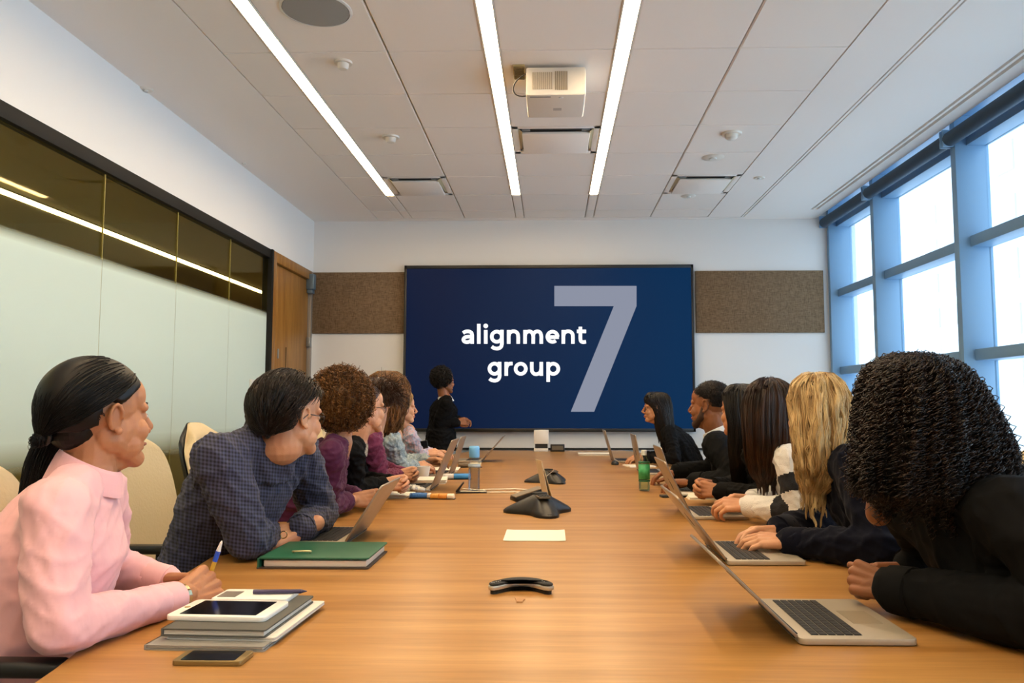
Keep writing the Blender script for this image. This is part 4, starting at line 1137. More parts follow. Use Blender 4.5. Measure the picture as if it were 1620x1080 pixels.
def hair_mat(name, c1, c2, rough=.38, spec=.5, sc=60):
    return mat(name, c1, rough, spec=spec, var=(sc, c2, (1, 1, .12)))

def make_hair(parent, W, guide, m, thick, base_r=.011, base_n=90, voxel=.007, sides=4, tip=.35, base_extra=None, smooth=4, base_taper=.5):
    S = guide.shape[0]; idx = np.linspace(0, S - 1, min(base_n, S)).astype(int); G = guide[idx][:, ::3]
    mb = MB()
    V, F, ls = tubes_np(G.astype(np.float64), base_r, base_r * base_taper, 7)
    Vl = [tuple(v) for v in V.tolist()]; Fl = [tuple(f) for f in F.reshape(-1, 4).tolist()]
    n_ = G.shape[1]
    for i in range(G.shape[0]):
        o = i * n_ * 7; Fl.append(tuple(range(o, o + 7))[::-1]); e = o + (n_ - 1) * 7; Fl.append(tuple(range(e, e + 7)))
    mb.add(Vl, Fl)
    if base_extra: base_extra(mb)
    me = remesh(mb, voxel, smooth)
    h = put(me, 'hair', m, parent)
    V, F, ls = tubes_np(W, thick, thick * tip, sides)
    st = put(np_mesh(V, F, ls, 'hair_strands'), 'hair_strands', m, h)
    st['kind'] = 'stuff'
    return h

SKINS = {}
def skin(name, c, c2):
    return mat('skin_' + name, c, .48, spec=.35, var=(14, c2), bump=(350, .05), sss=.12)

def person(name_label, N, face_body, hip, head_c, head_f, arms, skin_m, top_m, bottom_m, s=1.0, fem=True, sw=.175, hs=1.0, hpitch=0.0, hroll=0.0,
           vox=.0045, hvox=.003, sleeve=(.056, .050, .044, .040, .033), bulk=1.0, wr=(.0022, 55), top_name='shirt', legs=True, stand=False, seed=1,
           neck_open=None, sleeve_end=1.0, bust=1.0, mats_by=None, skirt=0.0, eyes=True, chest=1.0, extra_top=None, shoulders_drop=.045):
    root = tag(empty('person', (hip[0], hip[1], 0)), name_label, 'person')
    N = Vector(N); hip = Vector(hip); fb = Vector((face_body[0], face_body[1], 0)).normalized()
    right = fb.cross(Vector((0, 0, 1))).normalized()
    C = Vector(head_c); R = frame(head_f, pitch=hpitch, roll=hroll)
    sp = N - hip; up = sp.normalized(); fwd = right.cross(up) * -1.0
    if fwd.dot(fb) < 0: fwd = -fwd
    back = N + up * -.07 * s
    # ---- torso rings
    T = sp.length
    prof = [(-.06, .165, .115, 0), (.04, .170, .120, 0), (.20, .150, .108, .0), (.38, .142, .102, .004), (.58, .158, .115 * bust, .010), (.74, .168, .112 * bust, .008), (.86, .160, .090, 0), (.93, .125, .072, -.004), (.98, .075, .060, -.002)]
    def curve(t):
        hump = math.sin(min(max(t, 0), 1) * math.pi) * .035 * (1 if not stand else .3)
        return hip + sp * t - fwd * hump
    def rings(k, kt=1.0):
        return [(curve(t) + fwd * off * s, right, fwd, a * k * s * chest, b * k * s * bulk) for (t, a, b, off) in prof]
    shs = []
    for q in (-1, 1): shs.append(N - up * shoulders_drop * s + right * (q * sw * s))
    # ---- skin body
    mb = MB()
    head_parts(C, R, hs, mb, N - up * .02, fem)
    mb.cap(N, N - up * .06 * s, .060 * s, .07 * s)
    for q in (0, 1): mb.cap(N - up * .045 * s, shs[q] - up * .01, .036 * s, .040 * s, 10)
    if neck_open: neck_open(mb, N, fwd, up, right)
    pieces = [remesh(mb, hvox, 5)]
    mb = MB(); mb.loft([(c, u, v, a * .9, b * .88) for (c, u, v, a, b) in rings(1)], 20)
    if legs:
        lm = MB()
        for q in (-1, 1):
            h0 = hip + right * (q * .085)
            if stand:
                kn = h0 + V3(0, 0, -.42) + fb * .02; an = V3(h0.x, h0.y, .09)
            else:
                kn = h0 + fb * .40 + right * (q * .03); kn.z = .50; an = kn + fb * .02; an.z = .10
            mb.chain([h0, kn, an, an + fb * .10 - V3(0, 0, .055)], [.07, .05, .034, .028], 10)
            lm.chain([h0 - V3(0, 0, 0), kn, an + V3(0, 0, .02)], [.092 * s, .066 * s, .052 * s], 12)
        lm.ell(hip - V3(0, 0, .0), (.16 * s, .12 * s, .10 * s), frame(fb), 16, 10)
    for q, (elb, wri, hd, hn, sd, kw) in zip((-1, 1), arms):
        mb.chain([shs[0 if q < 0 else 1], elb, wri], [.04 * s, .034 * s, .025 * s], 10)
    pieces.append(remesh(mb, .011, 1))
    for q, (elb, wri, hd, hn, sd, kw) in zip((-1, 1), arms):
        hm = MB(); kw = dict(kw); hv = kw.pop('vox', .0032)
        e = Vector(elb); w = Vector(wri)
        hm.cap(e * .45 + w * .55, w, .033 * s, .0245 * s, 12)
        hand_mb(hm, w, hd, hn, sd, s=(.98 if fem else 1.08) * kw.pop('hsz', 1.0), **kw)
        pieces.append(remesh(hm, hv, 2, .4))
    body = put(join_meshes(pieces, 'body'), 'body', skin_m, root)
    # ---- garment
    gm = MB(); gm.loft(rings(1.06), 28)
    if skirt: gm.loft([(hip + up * .05, right, fwd, .175 * s, .13 * s), (hip - V3(0, 0, skirt), right, fwd, .19 * s, .14 * s)], 24)
    for qi, (elb, wri, hd, hn, sd, kw) in enumerate(arms):
        S0 = shs[qi]; e = Vector(elb); w = Vector(wri); w2 = e + (w - e) * sleeve_end
        m1 = S0 * .5 + e * .5; m2 = e * .5 + w2 * .5
        gm.cap(N - up * .045 * s, S0, .052 * s, sleeve[0] * s * 1.02, 12)
        gm.cap(N - up * .020 * s, N * .45 + S0 * .55 + up * .002, .050 * s, .058 * s, 12)
        gm.cap(N - up * .16 * s + right * ((-1, 1)[qi] * .09 * s), S0, .080 * s * chest, sleeve[0] * s, 12)
        gm.chain([S0, m1, e, m2, w2], [v * s for v in (sleeve[0], sleeve[1], sleeve[2], sleeve[3], sleeve[4])], 14)
    if extra_top: extra_top(gm, N, fwd, up, right, shs)
    gme = remesh(gm, .0065, 5); wrinkle(gme, wr[0], wr[1], seed)
    top = put(gme, top_name, top_m, root)
    for qi, (elb, wri, hd, hn, sd, kw) in enumerate(arms):       # cuffs
        e = Vector(elb); w = Vector(wri); w2 = e + (w - e) * sleeve_end; d = (w2 - e).normalized(); r = sleeve[4] * s
        cmb = MB().tube([w2 - d * .055, w2 - d * .05, w2 + d * .004, w2 + d * .006, w2 - d * .01], [r * 1.04, r * 1.13, r * 1.08, r * .9, r * .85], 20)
        buildw(cmb, 'cuff', top_m if not isinstance(top_m, list) else top_m[0], top, smooth='auto')
    if legs:
        put(remesh(lm, .010, 2), 'trousers', bottom_m, root)
        for q in (-1, 1):
            h0 = hip + right * (q * .085)
            an = V3(h0.x, h0.y, .09) if stand else h0 + fb * .42 + right * (q * .03)
            an.z = 0; sh_ = MB()
            sh_.ell(an + V3(0, 0, .045), (.04, .06, .045), frame(fb), 14, 8); sh_.ell(an + fb * .10 + V3(0, 0, .03), (.042, .09, .03), frame(fb), 14, 8)
            put(remesh(sh_, .006, 2), 'shoe', M_black, root)
    def L(x, y, z): return C + R @ (Vector((x, y, z)) * hs)
    if eyes:
        for q in (-1, 1):
            em = MB().ell(L(q * .031, .0765, .001), (.0105 * hs, .0100 * hs, .0065 * hs), R, 14, 9)
            e = put(em.mesh(), 'eye', mat('eye_white', '#d8d0c6', .25), root)
            im = MB().ell(L(q * .031, .0838, .001), (.0052 * hs, .0036 * hs, .0052 * hs), R, 12, 8)
            ir = put(im.mesh(), 'iris', mat('iris_brown', '#2a160c', .2), e); ir.matrix_parent_inverse = Matrix()
            bm_ = MB().tube([L(q * .014, .0900, .0230), L(q * .030, .0850, .0290), L(q * .047, .0720, .0245)], [.0022 * hs, .0034 * hs, .0014 * hs], 6)
            put(bm_.mesh(), 'eyebrow', mat('brow_dark', '#1c120c', .7), root)
        lp = MB().tube([L(-.020, .0865, -.0635), L(-.010, .0945, -.0615), L(0, .0965, -.0625), L(.010, .0945, -.0615), L(.020, .0865, -.0635)], [.0012 * hs, .0042 * hs, .0048 * hs, .0042 * hs, .0012 * hs], 8)
        lp.tube([L(-.018, .0855, -.0675), L(0, .0935, -.0705), L(.018, .0855, -.0675)], [.0012 * hs, .0052 * hs, .0012 * hs], 8)
        put(lp.mesh(), 'lips', mat('lip_rose', '#8c4a3c', .4), root)
    return dict(root=root, body=body, top=top, C=C, R=R, hs=hs, N=N, up=up, fwd=fwd, right=right, shs=shs, L=L, s=s, hip=hip)

def collar(P, m, spread=1.0, tilt=.018, height=.035, parent=None, open_=.5, rad=.062, drop=.045, name='collar', wid=1.0):
    """folded shirt collar around the neck, open at the front"""
    N, up, fwd, right, s = P['N'], P['up'], P['fwd'], P['right'], P['s']
    n = 25; vs = []; fs = []
    ax = (P['C'] - P['fwd'] * .0 - N); ax = (P['C'] + P['R'] @ Vector((0, -.02, -.08)) - N).normalized()
    u2 = right; f2 = ax.cross(right) * -1
    if f2.dot(fwd) < 0: f2 = -f2
    for k in range(n):
        a = math.radians(-90 - 180 + open_ * 40 + (360 - open_ * 80) * k / (n - 1)) + math.pi
        e = abs(2 * k / (n - 1) - 1)
        c, sn = math.cos(a), math.sin(a)
        d = right * c * wid + f2 * sn
        front = max(0, (e - .72) / .28)
        hb = height - tilt * sn
        top = N + ax * (hb - .010 * e) * s + d * (rad * .97 * s) ; 
        tip = N + ax * (hb - .010 * e - drop * (1 + .55 * front)) * s + d * ((rad + .016 + .012 * front) * s)
        base = N - ax * .012 * s + d * (rad * 1.02 * s)
        vs += [base, top, top + d * .004 * s + ax * .002, tip]
    for k in range(n - 1):
        for j in range(3):
            fs.append((k * 4 + j, k * 4 + j + 1, k * 4 + 5 + j, k * 4 + 4 + j))
    o = put(MB().add(vs, fs).mesh(), name, m, P['root'])
    sd = o.modifiers.new('s', 'SOLIDIFY'); sd.thickness = .0035; sd.offset = 0
    su = o.modifiers.new('b', 'SUBSURF'); su.levels = 1; su.render_levels = 1
    return o

def glasses(P, m, name='glasses', round_=True):
    L, hs = P['L'], P['hs']; g = MB()
    for q in (-1, 1):
        pts = [L(q * .033 + .021 * math.cos(a), .096 - .010 * abs(q * .033 + .021 * math.cos(a)) / .05, -.001 + .018 * math.sin(a)) for a in [2 * math.pi * k / 20 for k in range(21)]]
        g.tube(pts, .0016 * hs, 6)
        g.tube([L(q * .054, .086, .004), L(q * .077, .04, .006), L(q * .083, -.005, .010), L(q * .083, -.025, -.004)], .0016 * hs, 6)
    g.tube([L(-.012, .100, .003), L(0, .104, .006), L(.012, .100, .003)], .0014 * hs, 6)
    o = put(g.mesh(), name, m, P['root'])
    for q in (-1, 1):
        vs = [L(q * .033 + .020 * math.cos(a), .0955 - .010 * abs(q * .033 + .020 * math.cos(a)) / .05, -.001 + .017 * math.sin(a)) for a in [2 * math.pi * k / 20 for k in range(20)]]
        put(MB().add(vs, [tuple(range(20))]).mesh(), 'lens', MATS['bottle_clear'], o).matrix_parent_inverse = Matrix()
    return o
def colliders(P):
    N, sh, up = P['N'], P['shs'], P['up']
    return [(P['C'] + P['R'] @ Vector((0, -.02, -.04)), N, .058), (N - up * .03, sh[0], .062), (N - up * .03, sh[1], .062), (N - up * .10, P['hip'], .125)]

# ---- hair that follows a given outline
HL = [(-1, -.60), (-.55, -.62), (-.28, -.50), (-.22, .05), (.05, .02), (.14, .10), (.35, .22), (.55, .40), (.8, .50), (1, .55)]
def cap_mesh(P, off, top=None, hl=HL, nu=96, nv=64, rough=.0, seed=0, back=None):
    """closed shell on the skull that stands proud of the skin only above the hairline"""
    hs, R, C = P['hs'], P['R'], P['C']; rad = np.array([.074, .094, .086]) * hs; cen = np.array([0, -.018, .030]) * hs
    ph = (np.arange(nv) + .5) / nv * math.pi; th = np.arange(nu) / nu * 2 * math.pi
    D = np.stack([np.outer(np.sin(ph), np.cos(th)), np.outer(np.sin(ph), np.sin(th)), np.outer(np.cos(ph), np.ones(nu))], -1).reshape(-1, 3)
    h = np.interp(D[:, 1], [a for a, b in hl], [b for a, b in hl]); m = np.clip((D[:, 2] - h) / .10 + .25, 0, 1); m = m * m * (3 - 2 * m)
    o = off + (0 if top is None else (top - off) * np.clip(D[:, 2], 0, 1) ** 1.2) + (0 if back is None else (back - off) * np.clip(-D[:, 1], 0, 1) ** 1.2)
    rs = np.random.RandomState(seed)
    if rough:
        nz = 0
        for k in range(5):
            v = rs.randn(3); nz = nz + np.sin(D @ v * (5 + 5 * k) + rs.rand() * 6) / (1 + k * .5)
        o = o + rough * nz
    n = D / rad; n /= np.linalg.norm(n, axis=1, keepdims=True)
    Vv = cen + D * rad + n * (m * (o + .004) - .004)[:, None] * hs
    Vv = np.array(C) + Vv @ np.array(R).T
    vs = [tuple(v) for v in Vv.tolist()]; fs = []
    for j in range(nv - 1):
        for i in range(nu): fs.append((j * nu + i, (j + 1) * nu + i, (j + 1) * nu + (i + 1) % nu, j * nu + (i + 1) % nu))
    fs.append(tuple(range(nu))); fs.append(tuple(range((nv - 1) * nu, nv * nu))[::-1])
    return MB().add(vs, fs)

def shell_hair(P, prof, n, m, thick, wave=(0, 0), curl=None, steps=20, seed=1, sides=3, tip=.5, depth=(.90, 1.05), lump=.06, lumps=9, wander=.10, ragged=.03, base_k=.93, shift=(0, 0), twist=0.0, fly=0.0, base_m=None, tail=.0, part=None, clumps=0, clump_r=.006):
    """prof rows (z, half width, front y, back y) in head space from crown to ends"""
    hs, R, C = P['hs'], np.array(P['R']), np.array(P['C']); pr = np.array(prof, float); rs = np.random.RandomState(seed)
    cum = np.concatenate([[0], np.cumsum(np.linalg.norm(np.diff(pr[:, :2], axis=0), axis=1))]); cum /= cum[-1]
    lp = [(rs.randint(2, lumps), rs.rand() * 6.28, rs.rand() * 4) for _ in range(4)]
    def surf(th, t, k):
        q = [np.interp(t, cum, pr[:, i]) for i in range(4)]
        l = sum(np.sin(a * th + b + c * t) for a, b, c in lp) / 4 * lump * np.clip(t * 3, 0, 1)
        kk = k * (1 + l); cy = (q[2] + q[3]) / 2; by = (q[2] - q[3]) / 2
        x = q[1] * np.cos(th) * kk + shift[0] * t ** 2; y = cy + by * np.sin(th) * kk + shift[1] * t ** 2
        return np.stack([x, y, q[0] + 0 * x], -1)
    nu, nv = 72, 36; T, TH = np.meshgrid(np.linspace(0, 1, nv), np.arange(nu) / nu * 2 * math.pi, indexing='ij')
    Sf = surf(TH, T, base_k).reshape(-1, 3); Wd = C + (Sf * hs) @ R.T
    vs = [tuple(v) for v in Wd.tolist()]; fs = []
    for j in range(nv - 1):
        for i in range(nu): fs.append((j * nu + i, (j + 1) * nu + i, (j + 1) * nu + (i + 1) % nu, j * nu + (i + 1) % nu))
    fs.append(tuple(range(nu))); fs.append(tuple(range((nv - 1) * nu, nv * nu))[::-1])
    mb = MB().add(vs, fs); me = mb.mesh('hair')
    bm = bmesh.new(); bm.from_mesh(me); bmesh.ops.recalc_face_normals(bm, faces=bm.faces); bm.to_mesh(me); bm.free()
    for p in me.polygons: p.use_smooth = True
    h = put(me, 'hair', base_m or m, P['root'])
    th = rs.rand(n, 1) * 2 * math.pi; k = (depth[0] + (depth[1] - depth[0]) * rs.rand(n, 1)); u = np.linspace(0, 1, steps)[None]
    t0 = np.where(rs.rand(n, 1) < .55, 0.0, rs.rand(n, 1) * .55); t1 = 1 + rs.randn(n, 1) * ragged + tail * rs.rand(n, 1); tt = t0 + (t1 - t0) * u
    if clumps:
        cid = rs.randint(0, clumps, n); thc = rs.rand(clumps) * 6.283; kc = depth[0] + (depth[1] - depth[0]) * rs.rand(clumps); t0c = np.where(rs.rand(clumps) < .55, 0., rs.rand(clumps) * .6); t1c = 1 + rs.randn(clumps) * ragged
        th = thc[cid][:, None] + rs.randn(n, 1) * .02; k = kc[cid][:, None] + rs.randn(n, 1) * .012; t0 = t0c[cid][:, None]; t1 = t1c[cid][:, None] + rs.randn(n, 1) * .01; tt = t0 + (t1 - t0) * u
    wph = rs.rand(n, 1) * 6; wfr = 2 + 2 * rs.rand(n, 1)
    if clumps: wph = (rs.rand(clumps) * 6)[cid][:, None]; wfr = (2 + 2 * rs.rand(clumps))[cid][:, None]
    thw = th + wander * np.sin(u * wfr + wph) * u + twist * u
    Q = surf(thw, np.clip(tt, 0, 1), k + fly * rs.rand(n, 1) ** 6)
    Q[..., 2] -= np.maximum(0, tt - 1) * cum.size * .0 + np.maximum(0, tt - 1) * .35
    Wn = C + (Q * hs) @ R.T
    if wave[0]:
        m_ = clumps or n; ix = cid if clumps else np.arange(n)
        ph = (rs.rand(m_) * 6.28)[ix][:, None]; ax = rs.randn(m_, 3); ax[:, 2] *= .2; ax /= np.linalg.norm(ax, axis=1, keepdims=True); ax = ax[ix]; fr_ = (1 + .2 * rs.randn(m_))[ix][:, None]
        Wn = Wn + (wave[0] * np.minimum(1, u * 3) * np.sin(ph + wave[1] * u * fr_))[..., None] * ax[:, None]
    if clumps:
        of = rs.randn(n, 1, 3) * clump_r * (1 - .7 * u[..., None] ** 2); Wn = Wn + of
    if curl:
        r, pitch, hi = curl
        ti = np.linspace(0, 1, hi) * (steps - 1); i0 = np.minimum(ti.astype(int), steps - 2); fr = (ti - i0)[None, :, None]
        L_ = np.linalg.norm(np.diff(Wn, axis=1), axis=2).sum(1)[:, None]
        W2 = Wn[:, i0] * (1 - fr) + Wn[:, i0 + 1] * fr
        Tn = np.gradient(W2, axis=1); Tn /= np.linalg.norm(Tn, axis=2, keepdims=True) + 1e-9
        U = np.cross(Tn, np.array([.3, .5, .8])); U /= np.linalg.norm(U, axis=2, keepdims=True) + 1e-9; B = np.cross(Tn, U)
        an = rs.rand(n, 1) * 6.28 + L_ / pitch * 2 * math.pi * np.linspace(0, 1, hi)[None]; ra = r * (.6 + .8 * rs.rand(n, 1))
        Wn = W2 + (ra * np.cos(an))[..., None] * U + (ra * np.sin(an))[..., None] * B
    V, F, ls = tubes_np(Wn, thick, thick * tip, sides)
    st = put(np_mesh(V, F, ls, 'hair_strands'), 'hair_strands', m, h); st['kind'] = 'stuff'
    return h

def cap_hair(P, W, m, thick, off, sides=3, tip=.4, **k):
    mb = cap_mesh(P, off, **k); me = mb.mesh('hair')
    bm = bmesh.new(); bm.from_mesh(me); bmesh.ops.recalc_face_normals(bm, faces=bm.faces); bm.to_mesh(me); bm.free()
    for p in me.polygons: p.use_smooth = True
    h = put(me, 'hair', m, P['root'])
    if W is not None:
        q = (W - np.array(P['C'])) @ np.array(P['R']) / P['hs']            # keep strands clear of the ears and the face
        bad = ((q[..., 1] > -.034) & (q[..., 2] < np.interp(q[..., 1], [-.03, .02, .06, .1], [.034, .036, .060, .075]))).any(1)
        W = W[~bad]
        V, F, ls = tubes_np(W, thick, thick * tip, sides)
        st = put(np_mesh(V, F, ls, 'hair_strands'), 'hair_strands', m, h); st['kind'] = 'stuff'
    return h

def afro(P, c, r, n, m, thick, curl_r=.006, seed=1, bottom=-.10, seg=14):
    """ball of short springy curls, centre c and radii r in head space"""
    hs, R, C = P['hs'], np.array(P['R']), np.array(P['C']); rs = np.random.RandomState(seed)
    base = MB().ell(P['L'](*c), tuple(v * .90 * hs for v in r), P['R'], 40, 24)
    me = base.mesh('hair'); wrinkle(me, .004, 90, seed)
    for p in me.polygons: p.use_smooth = True
    h = put(me, 'hair', m, P['root'])
    D = fib_dirs(n); D += rs.randn(n, 3) * .05; D /= np.linalg.norm(D, axis=1, keepdims=True)
    keep = (D[:, 1] < .80) | (D[:, 2] > .25); D = D[keep]; n = len(D)
    rr = np.array(r); k0 = .84 + .08 * rs.rand(n, 1); k1 = k0 + .10 + .10 * rs.rand(n, 1)
    tn = rs.randn(n, 3); tn -= D * (tn * D).sum(1)[:, None]; tn /= np.linalg.norm(tn, axis=1, keepdims=True); bn = np.cross(D, tn)
    u = np.linspace(0, 1, seg)[None]; an = rs.rand(n, 1) * 6.28 + u * (9 + 5 * rs.rand(n, 1)); ra = curl_r * (.6 + .8 * rs.rand(n, 1))
    side = tn * 1.0
    P0 = np.array(c) + (D[:, None] * (k0 + (k1 - k0) * u)[..., None]) * rr + side[:, None] * (u * .022)[..., None]
    Q = P0 + (ra * np.cos(an))[..., None] * D[:, None] + (ra * np.sin(an))[..., None] * bn[:, None]
    Wn = C + (Q * hs) @ R.T
    V, F, ls = tubes_np(Wn, thick, thick * .7, 3)
    st = put(np_mesh(V, F, ls, 'hair_strands'), 'hair_strands', m, h); st['kind'] = 'stuff'
    return h
SK_tan = skin('tan', '#b87f58', '#a9704b'); SK_fair = skin('fair', '#cf9c78', '#c08a68'); SK_brown = skin('brown', '#8f5a3a', '#80502f'); SK_dark = skin('dark', '#7a4a2c', '#6b3f24'); SK_olive = skin('olive', '#b98560', '#aa7652')
M_jean = mat('denim_dark', '#27364c', .8, bump=(500, .3)); M_trous = mat('trousers_black', '#15161a', .8)
HB = hair_mat('hair_black', '#070504', '#1a1008', .36, .45); HBr = hair_mat('hair_brown', '#22120a', '#4a2a14', .4, .45)

# ---------------------------------------------------------------- woman in the pink shirt
pink = mat('shirt_pink', '#e8b2b4', .75, spec=.2, sheen=.2, bump=(18, .30, (1, 1, .5)))
wR, wL = at(287, 945, 1.80), at(272, 922, 1.95)
P = person('woman in a pink shirt with a long black ponytail, hands clasped over the table', at(138, 755, 1.70), (.95, .30), (-1.12, 1.62, .52), at(160, 661, 1.72), (.50, .87), (
    (V3(-1.10, 1.97, .80), wL, (.85, -.45, .05), (-.1, .75, .75), -1, dict(curl=(.9, .9, .5), thumb=(.5, .3), vox=.0024, hsz=1.12)),
    (V3(-.905, 1.46, .795), wR, (.30, .9, .16), (.75, -.45, .45), 1, dict(curl=(1.05, .9, .5), thumb=(.35, .2), vox=.0024, hsz=1.12))),
    SK_tan, pink, M_trous, hs=1.02, sw=.170, hvox=.0026, sleeve=(.062, .060, .052, .046, .036), bulk=1.05, sleeve_end=.92, wr=(.0024, 20), bust=1.12, seed=4, hpitch=.03)
PA = P
collar(P, pink, height=.044, rad=.062, drop=.056, tilt=.026)
W, G = hair_strands(P['C'], P['R'], P['hs'], 1900, .20, (.010, .017), 22, toward=(0, -.128, -.038), jitter=.01, crown=(0, .6, .8), hairline=(-.55, .10, .40), lenvar=.02, seed=3)
M_hairA = hair_mat('hair_near_black', '#040302', '#0e0805', .45, .28)
cap_hair(P, W, M_hairA, .0011, .011, top=.017, back=.019, hl=[(-1, -.60), (-.55, -.62), (-.28, -.50), (-.22, .05), (.02, .04), (.14, -.04), (.30, .04), (.50, .20), (.8, .36), (1, .43)])
np_ = MB().ell(P['L'](0, -.060, -.012), tuple(v * P['hs'] for v in (.054, .050, .054)), P['R'], 28, 16)
put(np_.mesh(), 'nape_hair', M_hairA, P['root'])
for p_ in P['root'].children[-1].data.polygons: p_.use_smooth = True
rs = np.random.RandomState(5); n = 420; tt = np.linspace(0, 1, 22)
c4 = np.array([P['L'](0, -.112, -.030), at(84, 682, 1.74), at(62, 730, 1.72), at(44, 790, 1.70), at(34, 830, 1.69)])
bz = np.stack([np.interp(tt, [0, .28, .55, .85, 1], c4[:, i]) for i in range(3)], 1)
rd = np.interp(tt, [0, .28, .55, .85, 1], [.016, .029, .031, .020, .008]); off = rs.randn(n, 3); off /= np.linalg.norm(off, axis=1, keepdims=True)
Wt = bz[None] + off[:, None, :] * (rd[None, :, None] * (rs.rand(n, 1, 1) ** .4)) + .002 * np.sin(tt[None, :, None] * 9 + rs.rand(n, 1, 1) * 6)
V, F, ls = tubes_np(Wt, .0012, .0004, 4)
pt = put(np_mesh(V, F, ls, 'ponytail'), 'ponytail', M_hairA, P['root']); pt['kind'] = 'stuff'
c = P['L'](0, -.116, -.030)
rb = MB().tube([c + P['R'] @ (Vector((.018 * math.cos(a), 0, .018 * math.sin(a)))) for a in [2 * math.pi * k / 16 for k in range(17)]], .005, 8)
put(rb.mesh(), 'hair_tie', M_black, P['root'])
d = (wR - V3(-.905, 1.46, .795)).normalized()
q = d.to_track_quat('Z', 'Y'); wt = MB()
for k in range(14):
    a = 2 * math.pi * k / 14; a2 = 2 * math.pi * (k + .8) / 14; M = Matrix.Translation(wR - d * .010) @ q.to_matrix().to_4x4() @ Matrix.Rotation(a, 4, 'Z')
    wt.box(.028, .032, -.0055, .0055, -.006, .006, M)
put(wt.mesh(), 'bracelet', mat('bracelet_gold', '#c9bd98', .25, metal=.9), P['root'])
for k in range(4):
    p = P['N'] - P['up'] * (.06 + .085 * k) + P['fwd'] * (.118 + .008 * k)
# pen held upright
a, b = at(338, 893, 1.90), at(350, 858, 1.90); d = (b - a)
pen = tag(empty('pen', tuple(a - d * .4)), 'blue and white pen held upright in the clasped hands of the woman in pink', 'pen')
buildw(MB().tube([a - d * .6, a + d * .15], .0055, 10), 'grip', mat('pen_yellow', '#c9a23a', .4), pen)
buildw(MB().tube([a + d * .15, a + d * .62], .0058, 10), 'barrel', mat('pen_blue', '#2456c8', .3), pen)
buildw(MB().tube([a + d * .62, a + d * .68, b, b + d * .08], [.0056, .005, .003, .0012], 10), 'tip', M_white, pen, smooth='auto')

# ---------------------------------------------------------------- man in dark checked shirt
def gingham():
    m = mat('shirt_checked', '#20243a', .8, sheen=.1, bump=(22, .3))
    nt = m.node_tree; N = nt.nodes; L = nt.links; b = N['Principled BSDF']; tc = N.new('ShaderNodeTexCoord'); sp = N.new('ShaderNodeSeparateXYZ'); L.new(tc.outputs['Object'], sp.inputs[0])
    def band(a, wx, wy, wz):
        d = N.new('ShaderNodeVectorMath'); d.operation = 'DOT_PRODUCT'; d.inputs[1].default_value = (wx * a, wy * a, wz * a); L.new(tc.outputs['Object'], d.inputs[0])
        s = N.new('ShaderNodeMath'); s.operation = 'SINE'; L.new(d.outputs['Value'], s.inputs[0])
        g = N.new('ShaderNodeMath'); g.operation = 'GREATER_THAN'; g.inputs[1].default_value = 0; L.new(s.outputs[0], g.inputs[0]); return g
    g1 = band(560, 1, .6, 0); g2 = band(560, .15, .1, 1)
    ad = N.new('ShaderNodeMath'); L.new(g1.outputs[0], ad.inputs[0]); L.new(g2.outputs[0], ad.inputs[1])
    r = N.new('ShaderNodeMapRange'); r.inputs[2].default_value = 2; L.new(ad.outputs[0], r.inputs[0])
    mx = N.new('ShaderNodeMix'); mx.data_type = 'RGBA'; mx.inputs[6].default_value = lin('#10111d'); mx.inputs[7].default_value = lin('#41435f')
    L.new(r.outputs[0], mx.inputs[0]); L.new(mx.outputs[2], b.inputs['Base Color']); return m
ging = gingham()
P = person('man in a dark blue checked shirt and glasses leaning on the table, looking away', at(420, 697, 2.50), (.9, -.25), (-1.16, 2.62, .54), at(459, 660, 2.49), (.50, .87), (
    (V3(-.84, 2.90, .80), at(476, 836, 2.64), (-.72, -.62, -.22), (.35, -.35, .85), -1, dict(curl=(.55, .7, .5), thumb=(.4, .2), hsz=1.05, vox=.0028)),
    (V3(-.90, 2.36, .805), V3(-.935, 2.62, .775), (-.1, .9, 0), (0, 0, 1), 1, dict(curl=(.6, .6, .4)))),
    SK_fair, ging, M_trous, hs=1.06, fem=False, sw=.195, chest=1.12, bulk=1.12, sleeve=(.072, .068, .062, .056, .045), wr=(.0030, 34), seed=9, s=1.03, hpitch=-.04, extra_top=lambda gm, N, fwd, up, right, shs: gm.cone(N - up * .08, N + (at(459, 660, 2.49) - N) * .30, .125, .082, 20))
PB = P
collar(P, ging, height=.050, rad=.084, drop=.060, tilt=.018, open_=.12)
W, G = hair_strands(P['C'], P['R'], P['hs'], 2100, .070, (.013, .030), 14, toward=(.03, -.105, -.055), jitter=.10, crown=(0, 1.0, .35), hairline=(-.58, .10, .42), lenvar=.25, seed=8)
cap_hair(P, W, hair_mat('hair_combed', '#070504', '#2a1c12', .42, .35, 40), .0013, .012, top=.020, back=.018, rough=.0015)
glasses(P, mat('glasses_tortoise', '#2c2013', .3))
ring = MB().tube([at(448, 846, 2.5) + V3(.011 * math.cos(a), .004, .011 * math.sin(a)) for a in [2 * math.pi * k / 16 for k in range(17)]], .0016, 6)
put(ring.mesh(), 'ring', mat('ring_gold', '#d8c890', .2, metal=1), P['root'])

